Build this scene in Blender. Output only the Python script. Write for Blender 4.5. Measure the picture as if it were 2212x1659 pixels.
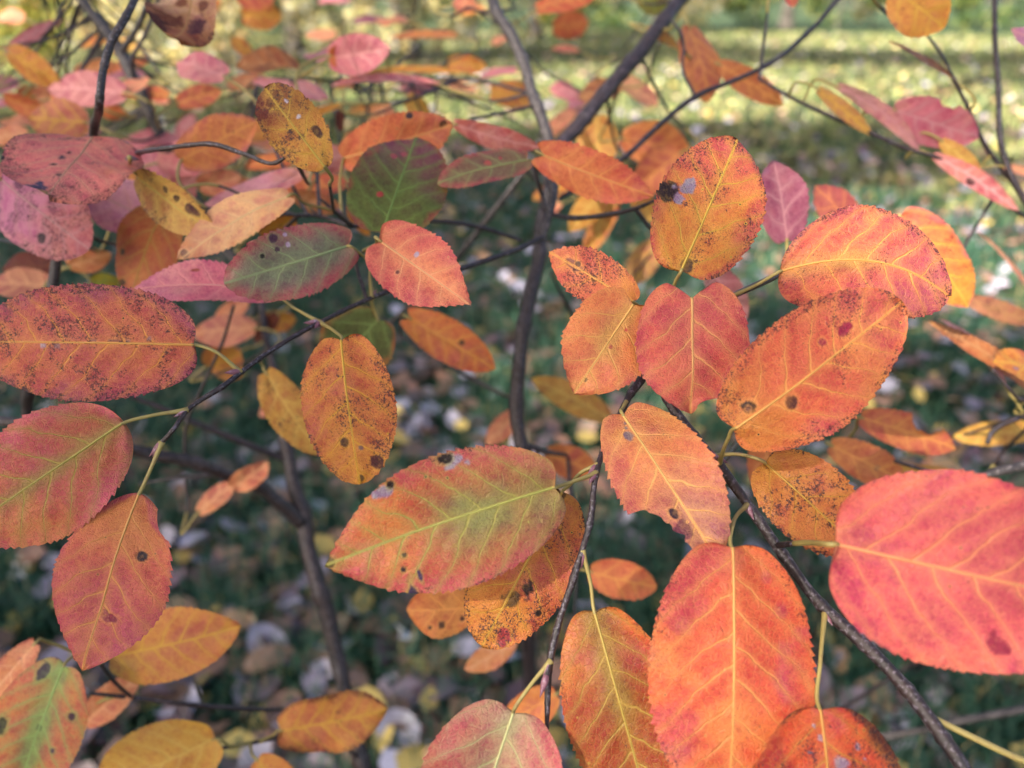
import bpy, math, random
import numpy as np
from mathutils import Vector

for o in list(bpy.data.objects):
    bpy.data.objects.remove(o, do_unlink=True)
scn = bpy.context.scene
COL = scn.collection
R = math.radians
random.seed(7)
RNG = np.random.default_rng(11)

# ------------------------------------------------------------------ camera
CAM_H = 0.90
PITCH = R(27.5)
LENS, SENSOR = 26.0, 36.0
cd = bpy.data.cameras.new('camera')
cam = bpy.data.objects.new('camera', cd)
COL.objects.link(cam)
cam.location = (0, 0, CAM_H)
cam.rotation_euler = (R(90) - PITCH, 0, 0)
cd.lens, cd.sensor_width, cd.sensor_fit = LENS, SENSOR, 'HORIZONTAL'
cd.clip_start, cd.clip_end = 0.01, 2000
cd.dof.use_dof = True
cd.dof.focus_distance = 0.196
cd.dof.aperture_fstop = 8.5
cd.dof.aperture_blades = 0
scn.camera = cam

# ------------------------------------------------------------------ light
SUN_EL = R(40)
SUN_AZ = math.atan2(-0.66, -0.75)          # compass style: atan2(x, y) towards the sun
SDIR = np.array([math.sin(SUN_AZ) * math.cos(SUN_EL), math.cos(SUN_AZ) * math.cos(SUN_EL), math.sin(SUN_EL)])
w = bpy.data.worlds.new('World')
scn.world = w
w.use_nodes = True
wn = w.node_tree
sky = wn.nodes.new('ShaderNodeTexSky')
sky.sky_type = 'NISHITA'
sky.sun_disc = False
sky.sun_elevation = SUN_EL
sky.sun_rotation = SUN_AZ
sky.air_density, sky.dust_density, sky.ozone_density = 1.0, 4.0, 0.6
wn.nodes['Background'].inputs['Strength'].default_value = 0.075
wn.links.new(sky.outputs[0], wn.nodes['Background'].inputs['Color'])
sd = bpy.data.lights.new('sun', 'SUN')
sd.energy, sd.angle, sd.color = 5.0, R(0.53), (1.0, 0.93, 0.80)
sun = bpy.data.objects.new('sun', sd)
COL.objects.link(sun)
sun.rotation_euler = Vector(SDIR).to_track_quat('Z', 'Y').to_euler()
sun.location = (-3, 0, 6)
vs = scn.view_settings
vs.view_transform, vs.look, vs.gamma = 'Standard', 'None', 1.0
vs.exposure = 2.3
vs.use_curve_mapping = False

# ------------------------------------------------------------------ helpers
def tag(o, label=None, cat=None, group=None, kind=None):
    if label: o['label'] = label
    if cat: o['category'] = cat
    if group: o['group'] = group
    if kind: o['kind'] = kind
    return o

def lin(c, k=1.0):
    c = np.asarray(c, float) / 255.0
    return np.where(c <= 0.04045, c / 12.92, ((c + 0.055) / 1.055) ** 2.4) * k

F = LENS / SENSOR * 2212.0                # photograph viewed 2212 px wide
RIGHT = np.array([1.0, 0, 0])
UP = np.array([0, math.sin(PITCH), math.cos(PITCH)])
FWD = np.array([0, math.cos(PITCH), -math.sin(PITCH)])
CAM = np.array([0, 0, CAM_H])

def PT(x, y, d):                          # a direction from the picture at a chosen real distance
    return CAM + d * (FWD + RIGHT * (x - 1106.0) / F - UP * (y - 829.5) / F)

def link(name, me, mat, parent=None, loc=(0, 0, 0)):
    o = bpy.data.objects.new(name, me)
    COL.objects.link(o)
    o.location = loc
    if mat is not None and not me.materials:
        me.materials.append(mat)
    if parent is not None: o.parent = parent
    return o

def empty(name, loc):
    o = bpy.data.objects.new(name, None)
    o.empty_display_size = 0.05
    COL.objects.link(o)
    o.location = loc
    return o

def mesh_np(name, verts, quads=None, tris=None, smooth=True):
    me = bpy.data.meshes.new(name)
    verts = np.asarray(verts, np.float32)
    loops, starts, n = [], [], 0
    if quads is not None and len(quads):
        q = np.asarray(quads, np.int32)
        loops.append(q.ravel()); starts.append(np.arange(len(q)) * 4); n = len(q) * 4
    if tris is not None and len(tris):
        t = np.asarray(tris, np.int32)
        loops.append(t.ravel()); starts.append(np.arange(len(t)) * 3 + n)
    loops = np.concatenate(loops).astype(np.int32); starts = np.concatenate(starts).astype(np.int32)
    me.vertices.add(len(verts)); me.vertices.foreach_set('co', verts.ravel())
    me.loops.add(len(loops)); me.loops.foreach_set('vertex_index', loops)
    me.polygons.add(len(starts)); me.polygons.foreach_set('loop_start', starts)
    me.update(calc_edges=True)
    if smooth:
        me.polygons.foreach_set('use_smooth', np.ones(len(starts), bool))
    me.validate()
    return me

def cattr(me, name, arr):
    a = me.color_attributes.new(name, 'FLOAT_COLOR', 'POINT')
    arr = np.asarray(arr, np.float32)
    if arr.shape[1] == 3:
        arr = np.concatenate([arr, np.ones((len(arr), 1), np.float32)], 1)
    a.data.foreach_set('color', arr.ravel())

def vattr(me, name, arr):
    a = me.attributes.new(name, 'FLOAT_VECTOR', 'POINT')
    a.data.foreach_set('vector', np.asarray(arr, np.float32).ravel())

def catmull(pts, per=8):                   # smooth path through the points, tangents weighted by chord length
    p = np.asarray(pts, float)
    if len(p) == 2:
        t = np.linspace(0, 1, per + 1)[:, None]
        return p[0] * (1 - t) + p[1] * t
    h = np.linalg.norm(np.diff(p, axis=0), axis=1)[:, None] + 1e-9
    sl = np.diff(p, axis=0) / h
    d = np.vstack([sl[:1], (h[1:] * sl[:-1] + h[:-1] * sl[1:]) / (h[1:] + h[:-1]), sl[-1:]])
    out = []
    t = np.linspace(0, 1, per, endpoint=False)[:, None]
    for i in range(len(p) - 1):
        out.append((2 * t ** 3 - 3 * t ** 2 + 1) * p[i] + (t ** 3 - 2 * t ** 2 + t) * h[i] * d[i]
                   + (-2 * t ** 3 + 3 * t ** 2) * p[i + 1] + (t ** 3 - t ** 2) * h[i] * d[i + 1])
    out.append(p[-1:])
    return np.vstack(out)

def tube_np(path, rad, ns=8):
    path = np.asarray(path, float); n = len(path)
    rad = np.broadcast_to(np.asarray(rad, float), (n,))
    tan = np.gradient(path, axis=0); tan /= np.linalg.norm(tan, axis=1)[:, None] + 1e-12
    ref = np.array([0.31, 0.22, 0.93])
    u = np.cross(tan[0], ref); u /= np.linalg.norm(u)
    V = []
    for i in range(n):
        u = u - tan[i] * (u @ tan[i]); u /= np.linalg.norm(u) + 1e-12
        v = np.cross(tan[i], u)
        a = np.arange(ns) * 2 * np.pi / ns
        V.append(path[i] + rad[i] * (np.cos(a)[:, None] * u + np.sin(a)[:, None] * v))
    V = np.vstack(V)
    i = np.arange(n - 1)[:, None] * ns; j = np.arange(ns)[None]
    k = (j + 1) % ns
    Q = np.stack([i + j, i + k, i + ns + k, i + ns + j], -1).reshape(-1, 4)
    V = np.vstack([V, path[0] - tan[0] * rad[0] * 0.4, path[-1] + tan[-1] * rad[-1] * 0.6])
    jj = np.arange(ns); kk = (jj + 1) % ns
    T = np.vstack([np.stack([np.full(ns, n * ns), kk, jj], -1),
                   np.stack([np.full(ns, n * ns + 1), (n - 1) * ns + jj, (n - 1) * ns + kk], -1)])
    return V, Q, T

class Soup:                                # several tubes joined into one part
    def __init__(s): s.v, s.q, s.t, s.n = [], [], [], 0
    def add(s, V, Q=None, T=None):
        s.v.append(V)
        if Q is not None and len(Q): s.q.append(np.asarray(Q) + s.n)
        if T is not None and len(T): s.t.append(np.asarray(T) + s.n)
        s.n += len(V)
    def mesh(s, name, smooth=True):
        return mesh_np(name, np.vstack(s.v), np.vstack(s.q) if s.q else None, np.vstack(s.t) if s.t else None, smooth)

def vnoise(x, y, seed):                    # smooth value noise in [-1, 1]
    r = np.random.default_rng(seed).uniform(-1, 1, (64, 64))
    xi, yi = np.floor(x).astype(int), np.floor(y).astype(int)
    fx, fy = x - xi, y - yi
    fx = fx * fx * (3 - 2 * fx); fy = fy * fy * (3 - 2 * fy)
    g = lambda a, b: r[a % 64, b % 64]
    return (g(xi, yi) * (1 - fx) + g(xi + 1, yi) * fx) * (1 - fy) + (g(xi, yi + 1) * (1 - fx) + g(xi + 1, yi + 1) * fx) * fy

def sstep(a, b, x):
    t = np.clip((x - a) / (b - a), 0, 1)
    return t * t * (3 - 2 * t)

# ------------------------------------------------------------------ materials
class NB:
    def __init__(s, name):
        s.m = bpy.data.materials.new(name); s.m.use_nodes = True
        s.t = s.m.node_tree; s.n = s.t.nodes
        s.bsdf = s.n['Principled BSDF']; s.out = s.n['Material Output']
    def put(s, sock, v):
        if isinstance(v, bpy.types.NodeSocket): s.t.links.new(v, sock)
        elif v is not None:
            try: sock.default_value = v
            except TypeError: sock.default_value = tuple(v) + (1,)
            except ValueError: sock.default_value = tuple(v) + (1,)
    def node(s, typ, **kw):
        n = s.n.new(typ)
        for k, v in kw.items(): setattr(n, k, v)
        return n
    def math(s, op, a, b=None, c=None, clamp=False):
        n = s.node('ShaderNodeMath', operation=op, use_clamp=clamp)
        s.put(n.inputs[0], a)
        if b is not None: s.put(n.inputs[1], b)
        if c is not None: s.put(n.inputs[2], c)
        return n.outputs[0]
    def vmath(s, op, a, b=None):
        n = s.node('ShaderNodeVectorMath', operation=op)
        s.put(n.inputs[0], a)
        if b is not None: s.put(n.inputs[1], b)
        return n.outputs[0]
    def mix(s, f, a, b, blend='MIX'):
        n = s.node('ShaderNodeMix', data_type='RGBA', blend_type=blend)
        s.put(n.inputs[0], f); s.put(n.inputs[6], a); s.put(n.inputs[7], b)
        return n.outputs[2]
    def step(s, x, a, b):
        n = s.node('ShaderNodeMapRange', interpolation_type='SMOOTHSTEP')
        s.put(n.inputs[0], x); s.put(n.inputs[1], a); s.put(n.inputs[2], b)
        return n.outputs[0]
    def noise(s, vec, scale, detail=2, rough=0.5):
        n = s.node('ShaderNodeTexNoise')
        s.put(n.inputs['Vector'], vec); s.put(n.inputs['Scale'], scale)
        s.put(n.inputs['Detail'], detail); s.put(n.inputs['Roughness'], rough)
        return n.outputs[0]
    def attr(s, name): return s.node('ShaderNodeAttribute', attribute_name=name)
    def bump(s, h, strength, dist):
        n = s.node('ShaderNodeBump')
        s.put(n.inputs['Height'], h); s.put(n.inputs['Strength'], strength); s.put(n.inputs['Distance'], dist)
        return n.outputs[0]

VA, VB_, VS = 0.72, 0.12, 0.78             # side veins: slope, curve and spacing (cm)

def make_leaf_material():
    b = NB('autumn_leaf')
    lc = b.attr('leafco')                  # x, y in cm along and across the blade, z = seed
    sep = b.node('ShaderNodeSeparateXYZ'); b.put(sep.inputs[0], lc.outputs['Vector'])
    x, y, seed = sep.outputs
    tint = b.attr('tint').outputs['Color']
    vein = b.attr('veincol').outputs['Color']
    par = b.attr('par')
    ps = b.node('ShaderNodeSeparateColor'); b.put(ps.inputs[0], par.outputs['Color'])
    spk, edge, vis = ps.outputs[0], ps.outputs[1], ps.outputs[2]
    burn = par.outputs['Alpha']
    co = b.node('ShaderNodeCombineXYZ')
    b.put(co.inputs[0], x); b.put(co.inputs[1], y); b.put(co.inputs[2], b.math('MULTIPLY', seed, 7.3))
    co = co.outputs[0]
    ya = b.math('ABSOLUTE', y)
    sg = b.math('SIGN', y)
    wob = b.math('MULTIPLY', b.math('SUBTRACT', b.noise(co, 0.9, 2), 0.5), 0.62)
    xx = b.math('SUBTRACT', x, b.math('MULTIPLY', ya, VA))
    xx = b.math('SUBTRACT', xx, b.math('MULTIPLY', b.math('MULTIPLY', ya, ya), VB_))
    p = b.math('ADD', b.math('DIVIDE', b.math('ADD', xx, wob), VS), b.math('MULTIPLY', sg, 0.22))
    fr = b.math('ABSOLUTE', b.math('SUBTRACT', b.math('FRACT', p), 0.5))      # 0 at the vein
    dist = b.math('MULTIPLY', fr, VS * 0.8)
    taper = b.math('MAXIMUM', b.math('MULTIPLY', edge, 0.9), 0.12)
    thin = b.math('MULTIPLY', b.step(dist, b.math('MULTIPLY', taper, 0.046), b.math('MULTIPLY', taper, 0.016)), 0.92)
    halo = b.step(dist, 0.2, 0.0)
    mid = b.step(ya, 0.055, 0.02)
    midh = b.step(ya, 0.34, 0.0)
    # the fine net between the side veins
    wco = b.node('ShaderNodeVectorMath', operation='ADD')
    nz = b.node('ShaderNodeTexNoise'); b.put(nz.inputs['Vector'], co); nz.inputs['Scale'].default_value = 3.0
    b.put(wco.inputs[0], co); b.put(wco.inputs[1], b.vmath('SCALE', nz.outputs[1])); wco.inputs[1].default_value = (0, 0, 0)
    v3 = b.node('ShaderNodeTexVoronoi', feature='DISTANCE_TO_EDGE'); b.put(v3.inputs['Vector'], co); v3.inputs['Scale'].default_value = 6.5
    net = b.step(v3.outputs[0], 0.09, 0.01)
    v4 = b.node('ShaderNodeTexVoronoi', feature='DISTANCE_TO_EDGE'); b.put(v4.inputs['Vector'], co); v4.inputs['Scale'].default_value = 17
    net2 = b.step(v4.outputs[0], 0.14, 0.02)
    # colour
    n1 = b.noise(co, 1.3, 4, 0.6)
    n2 = b.noise(co, 5.5, 4, 0.65)
    n3 = b.noise(co, 22, 3, 0.6)
    red = b.mix(1.0, tint, (0.78, 0.42, 0.74, 1), 'MULTIPLY')
    yel = b.mix(0.34, tint, vein)
    c = b.mix(b.math('MULTIPLY', b.step(n1, 0.47, 0.66), 0.75), tint, red)
    c = b.mix(b.math('MULTIPLY', b.step(n1, 0.50, 0.34), 0.45), c, yel)
    c = b.mix(b.math('MULTIPLY', b.step(n2, 0.50, 0.68), 0.65), c, red)
    c = b.mix(b.math('MULTIPLY', b.step(n2, 0.50, 0.34), 0.50), c, yel)
    c = b.mix(b.math('MULTIPLY', b.step(n3, 0.46, 0.64), 0.42), c, b.mix(1.0, c, (0.62, 0.50, 0.55, 1), 'MULTIPLY'))
    c = b.mix(b.math('MULTIPLY', b.math('MULTIPLY', halo, vis), 0.28), c, vein)
    c = b.mix(b.math('MULTIPLY', midh, 0.24), c, vein)
    c = b.mix(b.math('MULTIPLY', b.math('MULTIPLY', net, vis), 0.20), c, vein)
    c = b.mix(b.math('MULTIPLY', b.math('MULTIPLY', net2, vis), 0.10), c, vein)
    c = b.mix(b.math('MULTIPLY', thin, vis), c, vein)
    c = b.mix(b.math('MULTIPLY', mid, 0.8), c, vein)
    # dark specks, gathered in clouds and along the margin
    cl = b.noise(co, 1.05, 3, 0.6)
    fn = b.noise(co, 19, 3, 0.75)
    fn2 = b.noise(co, 9.5, 5, 0.78)
    fn3 = b.noise(co, 2.6, 3, 0.65)
    dens = b.math('MULTIPLY', spk, b.step(cl, 0.36, 0.68))
    burn = b.math('MULTIPLY', burn, b.step(b.noise(co, 0.8, 2), 0.36, 0.64))
    rim = b.step(edge, 0.20, 0.0)
    dens = b.math('ADD', dens, b.math('MULTIPLY', burn, rim))
    dens = b.math('MINIMUM', dens, 0.95)
    th = b.math('SUBTRACT', 0.69, b.math('MULTIPLY', dens, 0.17))
    sp = b.step(b.math('MAXIMUM', fn, fn2), th, b.math('ADD', th, 0.045))
    stain = b.step(b.math('ADD', b.math('MULTIPLY', fn3, 0.4), b.math('MULTIPLY', fn2, 0.6)), b.math('SUBTRACT', th, 0.06), b.math('ADD', th, 0.06))
    c = b.mix(b.math('MULTIPLY', stain, 0.62), c, b.mix(1.0, c, (0.34, 0.20, 0.34, 1), 'MULTIPLY'))
    dark = b.mix(b.step(b.noise(co, 2.0, 2), 0.4, 0.6), (0.018, 0.012, 0.024, 1), (0.050, 0.020, 0.020, 1))
    c = b.mix(b.math('MULTIPLY', sp, 0.82), c, dark)
    c = b.mix(b.math('MULTIPLY', b.math('MULTIPLY', burn, b.step(edge, 0.035, 0.0)), b.math('MULTIPLY', b.step(fn2, 0.44, 0.58), 0.85)), c, dark)
    # pin pricks: a dark dot in a pale ring
    pv = b.node('ShaderNodeTexVoronoi', feature='F1'); b.put(pv.inputs['Vector'], co); pv.inputs['Scale'].default_value = 2.1
    psz = b.node('ShaderNodeSeparateColor'); b.put(psz.inputs[0], pv.outputs['Color'])
    on = b.math('MULTIPLY', b.step(psz.outputs[0], 0.55, 0.6), b.math('MINIMUM', b.math('ADD', spk, 0.35), 1.0))
    c = b.mix(b.math('MULTIPLY', on, b.step(pv.outputs['Distance'], 0.105, 0.075)), c, vein)
    c = b.mix(b.math('MULTIPLY', on, b.step(pv.outputs['Distance'], 0.068, 0.045)), c, dark)
    # the lower face is paler
    geo = b.node('ShaderNodeNewGeometry')
    pale = b.mix(0.34, c, (0.62, 0.47, 0.33, 1))
    c = b.mix(b.math('MULTIPLY', geo.outputs['Backfacing'], 0.8), c, pale)
    # relief
    h = b.math('ADD', b.math('MULTIPLY', n2, 0.35), b.math('MULTIPLY', n3, 0.25))
    h = b.math('SUBTRACT', h, b.math('MULTIPLY', thin, 0.5))
    h = b.math('SUBTRACT', h, b.math('MULTIPLY', net, 0.28))
    h = b.math('SUBTRACT', h, b.math('MULTIPLY', net2, 0.16))
    h = b.math('SUBTRACT', h, b.math('MULTIPLY', halo, 0.25))
    nor = b.bump(h, 0.85, 0.00034)
    b.put(b.bsdf.inputs['Base Color'], c)
    b.put(b.bsdf.inputs['Roughness'], b.math('ADD', 0.27, b.math('MULTIPLY', n2, 0.28)))
    b.put(b.bsdf.inputs['Specular IOR Level'], 0.38)
    b.put(b.bsdf.inputs['Normal'], nor)
    tr = b.node('ShaderNodeBsdfTranslucent')
    b.put(tr.inputs[0], b.mix(1.0, c, (1.0, 0.86, 0.62, 1), 'MULTIPLY')); b.put(tr.inputs['Normal'], nor)
    ms = b.node('ShaderNodeMixShader'); ms.inputs[0].default_value = 0.30
    b.t.links.new(b.bsdf.outputs[0], ms.inputs[1]); b.t.links.new(tr.outputs[0], ms.inputs[2])
    b.t.links.new(ms.outputs[0], b.out.inputs[0])
    return b.m

def make_bark(name, ca, cb, cc, rough=0.45, scale=300.0):
    b = NB(name)
    tc = b.node('ShaderNodeTexCoord').outputs['Object']
    n1 = b.noise(tc, scale, 4, 0.65)
    n2 = b.noise(tc, scale * 3.5, 3, 0.6)
    n3 = b.noise(tc, scale * 0.25, 2)
    c = b.mix(b.step(n3, 0.35, 0.65), ca, cb)
    c = b.mix(b.math('MULTIPLY', b.step(n1, 0.52, 0.66), 0.8), c, cc)
    c = b.mix(b.math('MULTIPLY', b.step(n2, 0.60, 0.68), 0.5), c, tuple(0.35 * v for v in ca[:3]) + (1,))
    b.put(b.bsdf.inputs['Base Color'], c)
    b.put(b.bsdf.inputs['Roughness'], rough)
    b.put(b.bsdf.inputs['Specular IOR Level'], 0.5)
    b.put(b.bsdf.inputs['Normal'], b.bump(b.math('ADD', n1, b.math('MULTIPLY', n2, 0.6)), 0.9, 0.25 / scale))
    return b.m

def make_petiole_mat():
    b = NB('petiole_skin')
    tc = b.node('ShaderNodeTexCoord').outputs['Object']
    n = b.noise(tc, 500, 3); n2 = b.noise(tc, 110, 2)
    c = b.mix(n2, (0.25, 0.185, 0.05, 1), (0.33, 0.26, 0.09, 1))
    c = b.mix(b.math('MULTIPLY', b.step(n, 0.55, 0.7), 0.5), c, (0.22, 0.12, 0.06, 1))
    b.put(b.bsdf.inputs['Base Color'], c); b.put(b.bsdf.inputs['Roughness'], 0.5)
    return b.m

def make_foliage(name, tr=0.4, rough=0.55):   # small leaves far away: colour per leaf
    b = NB(name)
    c = b.attr('tint').outputs['Color']
    b.put(b.bsdf.inputs['Base Color'], c); b.put(b.bsdf.inputs['Roughness'], rough)
    t = b.node('ShaderNodeBsdfTranslucent'); b.put(t.inputs[0], c)
    ms = b.node('ShaderNodeMixShader'); ms.inputs[0].default_value = tr
    b.t.links.new(b.bsdf.outputs[0], ms.inputs[1]); b.t.links.new(t.outputs[0], ms.inputs[2])
    b.t.links.new(ms.outputs[0], b.out.inputs[0])
    return b.m

def make_ground():
    b = NB('lawn_ground')
    tc = b.node('ShaderNodeTexCoord').outputs['Object']
    a = b.noise(tc, 1.2, 5, 0.6); f = b.noise(tc, 28, 5, 0.7); g = b.noise(tc, 90, 3)
    c = b.mix(b.step(a, 0.35, 0.65), (0.016, 0.034, 0.018, 1), (0.040, 0.062, 0.024, 1))
    c = b.mix(b.math('MULTIPLY', b.step(f, 0.50, 0.66), 0.7), c, (0.052, 0.036, 0.024, 1))
    c = b.mix(b.math('MULTIPLY', b.step(g, 0.55, 0.75), 0.6), c, (0.11, 0.16, 0.04, 1))
    b.put(b.bsdf.inputs['Base Color'], c); b.put(b.bsdf.inputs['Roughness'], 0.95)
    b.put(b.bsdf.inputs['Specular IOR Level'], 0.15)
    b.put(b.bsdf.inputs['Normal'], b.bump(f, 0.8, 0.02))
    return b.m

def make_fallen(name, col, col2):
    b = NB(name)
    tc = b.node('ShaderNodeTexCoord').outputs['Object']
    oi = b.node('ShaderNodeObjectInfo')
    n = b.noise(tc, 60, 4, 0.6)
    c = b.mix(b.step(n, 0.35, 0.7), col, col2)
    k = b.node('ShaderNodeHueSaturation'); b.put(k.inputs['Color'], c)
    b.put(k.inputs['Value'], b.math('ADD', 0.7, b.math('MULTIPLY', oi.outputs['Random'], 0.55)))
    b.put(k.inputs['Hue'], b.math('ADD', 0.485, b.math('MULTIPLY', oi.outputs['Random'], 0.03)))
    b.put(b.bsdf.inputs['Base Color'], k.outputs[0]); b.put(b.bsdf.inputs['Roughness'], 0.42)
    b.put(b.bsdf.inputs['Specular IOR Level'], 0.6)
    return b.m

M_LEAF = make_leaf_material()
M_BARK = make_bark('purple_bark', (0.016, 0.009, 0.012, 1), (0.030, 0.015, 0.016, 1), (0.15, 0.125, 0.16, 1), 0.38, 950)
M_STEM = make_bark('grey_stem_bark', (0.030, 0.022, 0.024, 1), (0.052, 0.040, 0.040, 1), (0.20, 0.17, 0.17, 1), 0.45, 650)
M_TREE = make_bark('tree_bark', (0.055, 0.045, 0.038, 1), (0.11, 0.09, 0.075, 1), (0.20, 0.18, 0.15, 1), 0.9, 9)
M_PET = make_petiole_mat()
M_FOL = make_foliage('woodland_leaves')
M_GRASS = make_foliage('grass_blades', 0.35, 0.5)
M_LIT = make_foliage('litter_leaves', 0.12, 0.45)
M_GROUND = make_ground()

# ------------------------------------------------------------------ ground
S = 400.0
gx = np.linspace(-S, S, 5)
gv = np.array([[a, c, 0] for c in gx for a in gx])
gq = [[i * 5 + j, i * 5 + j + 1, i * 5 + j + 6, i * 5 + j + 5] for i in range(4) for j in range(4)]
tag(link('ground', mesh_np('ground', gv, gq), M_GROUND), kind='structure')

def blades(n, r0, r1, amax, hmin, hmax, wid, seed, gain=1.0):
    g = np.random.default_rng(seed)
    r = r0 + (r1 - r0) * g.uniform(0, 1, n) ** 1.3
    a = g.uniform(-amax, amax, n)
    px, py = r * np.sin(a), r * np.cos(a)
    patch = vnoise(px * 3.0 + 31, py * 3.0 + 17, 5) * 0.6 + vnoise(px * 9, py * 9, 6) * 0.4
    keep = patch > g.uniform(-0.9, 0.25, n)
    px, py, r, patch = px[keep], py[keep], r[keep], patch[keep]; n = len(px)
    h = g.uniform(hmin, hmax, n) * (1 + 0.5 * patch)
    wd = wid * (0.7 + r * 0.35)
    th = g.uniform(0, 2 * np.pi, n); ln = g.uniform(0.1, 0.9, n) * h
    d = np.stack([np.cos(th), np.sin(th), 0 * th], 1); s = np.stack([-np.sin(th), np.cos(th), 0 * th], 1) * (wd / 2)[:, None]
    b0 = np.stack([px, py, 0 * px - 0.003], 1)
    m = b0 + d * (ln * 0.35)[:, None]; m[:, 2] += h * 0.6
    t = b0 + d * ln[:, None]; t[:, 2] += h * g.uniform(0.75, 1.0, n)
    V = np.stack([b0 - s, b0 + s, m - s * 0.8, m + s * 0.8, t], 1).reshape(-1, 3)
    i = np.arange(n) * 5
    Q = np.stack([i, i + 1, i + 3, i + 2], 1); T = np.stack([i + 2, i + 3, i + 4], 1)
    k = g.uniform(0, 1, n)[:, None]
    c = (1 - k) * np.array([0.016, 0.068, 0.046]) + k * np.array([0.052, 0.130, 0.066])
    if gain != 1.0:                        # dry autumn lawn, yellower; sunlit brightness is put into the blade colour
        c = (1 - k) * np.array([0.12, 0.16, 0.042]) + k * np.array([0.34, 0.35, 0.13])
    dry = g.uniform(0, 1, n)[:, None] < (0.07 if gain == 1.0 else 0.22)
    c = np.where(dry, np.array([0.28, 0.22, 0.10]), c)
    me = mesh_np('grass', V, Q, T)
    cattr(me, 'tint', np.repeat(c, 5, 0))
    return me

tag(link('lawn_grass', blades(215000, 0.30, 4.2, R(78), 0.04, 0.095, 0.0034, 3), M_GRASS), 'short green lawn grass growing between the fallen leaves', 'grass', kind='stuff')
tag(link('far_lawn_grass', blades(80000, 4.0, 26.0, R(66), 0.04, 0.09, 0.0060, 4, 3.0), M_GRASS), 'far sunlit and shaded lawn grass under the trees', 'grass', kind='stuff')

# ------------------------------------------------------------------ shrubs: leaves
def leaf_profile(u, k=0.92, pt=0.76, rb=0.5):
    t = u ** k
    e = np.clip(1 - (2 * t - 1) ** 2, 0, 1)
    p = rb + (pt - rb) * sstep(0.35, 1.0, u)
    return e ** p

KIND = {  # base, tip, vein colour and specks as seen on the plant
    'pink':   dict(c=(205, 104, 98), vein=(232, 172, 118), spk=.45, burn=.35),
    'orange': dict(c=(218, 112, 66), vein=(232, 168, 84), spk=.45, burn=.4),
    'ochre':  dict(c=(212, 138, 52), vein=(216, 176, 62), spk=.7, burn=.5),
    'yellow': dict(c=(214, 168, 66), vein=(222, 190, 92), spk=.6, burn=.4),
    'coral':  dict(c=(222, 92, 76), vein=(236, 158, 96), spk=.30, burn=.35),
    'green':  dict(c=(104, 112, 52), vein=(150, 168, 84), spk=.12, burn=.15),
    'mauve':  dict(c=(176, 106, 124), vein=(204, 150, 146), spk=.5, burn=.4),
    'peach':  dict(c=(232, 158, 112), vein=(238, 186, 130), spk=.2, burn=.2),
    'rose':   dict(c=(226, 140, 138), vein=(240, 180, 164), spk=.15, burn=.2),
    'dry':    dict(c=(172, 116, 58), vein=(196, 150, 92), spk=1.0, burn=.8),
    'umber':  dict(c=(112, 50, 28), vein=(140, 80, 44), spk=.8, burn=.6),
}
DARK, BLK, WHT = (52, 28, 34), (34, 24, 28), (205, 203, 208)
LEAVES, TWIGS = [], {}
LN = [0]

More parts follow.
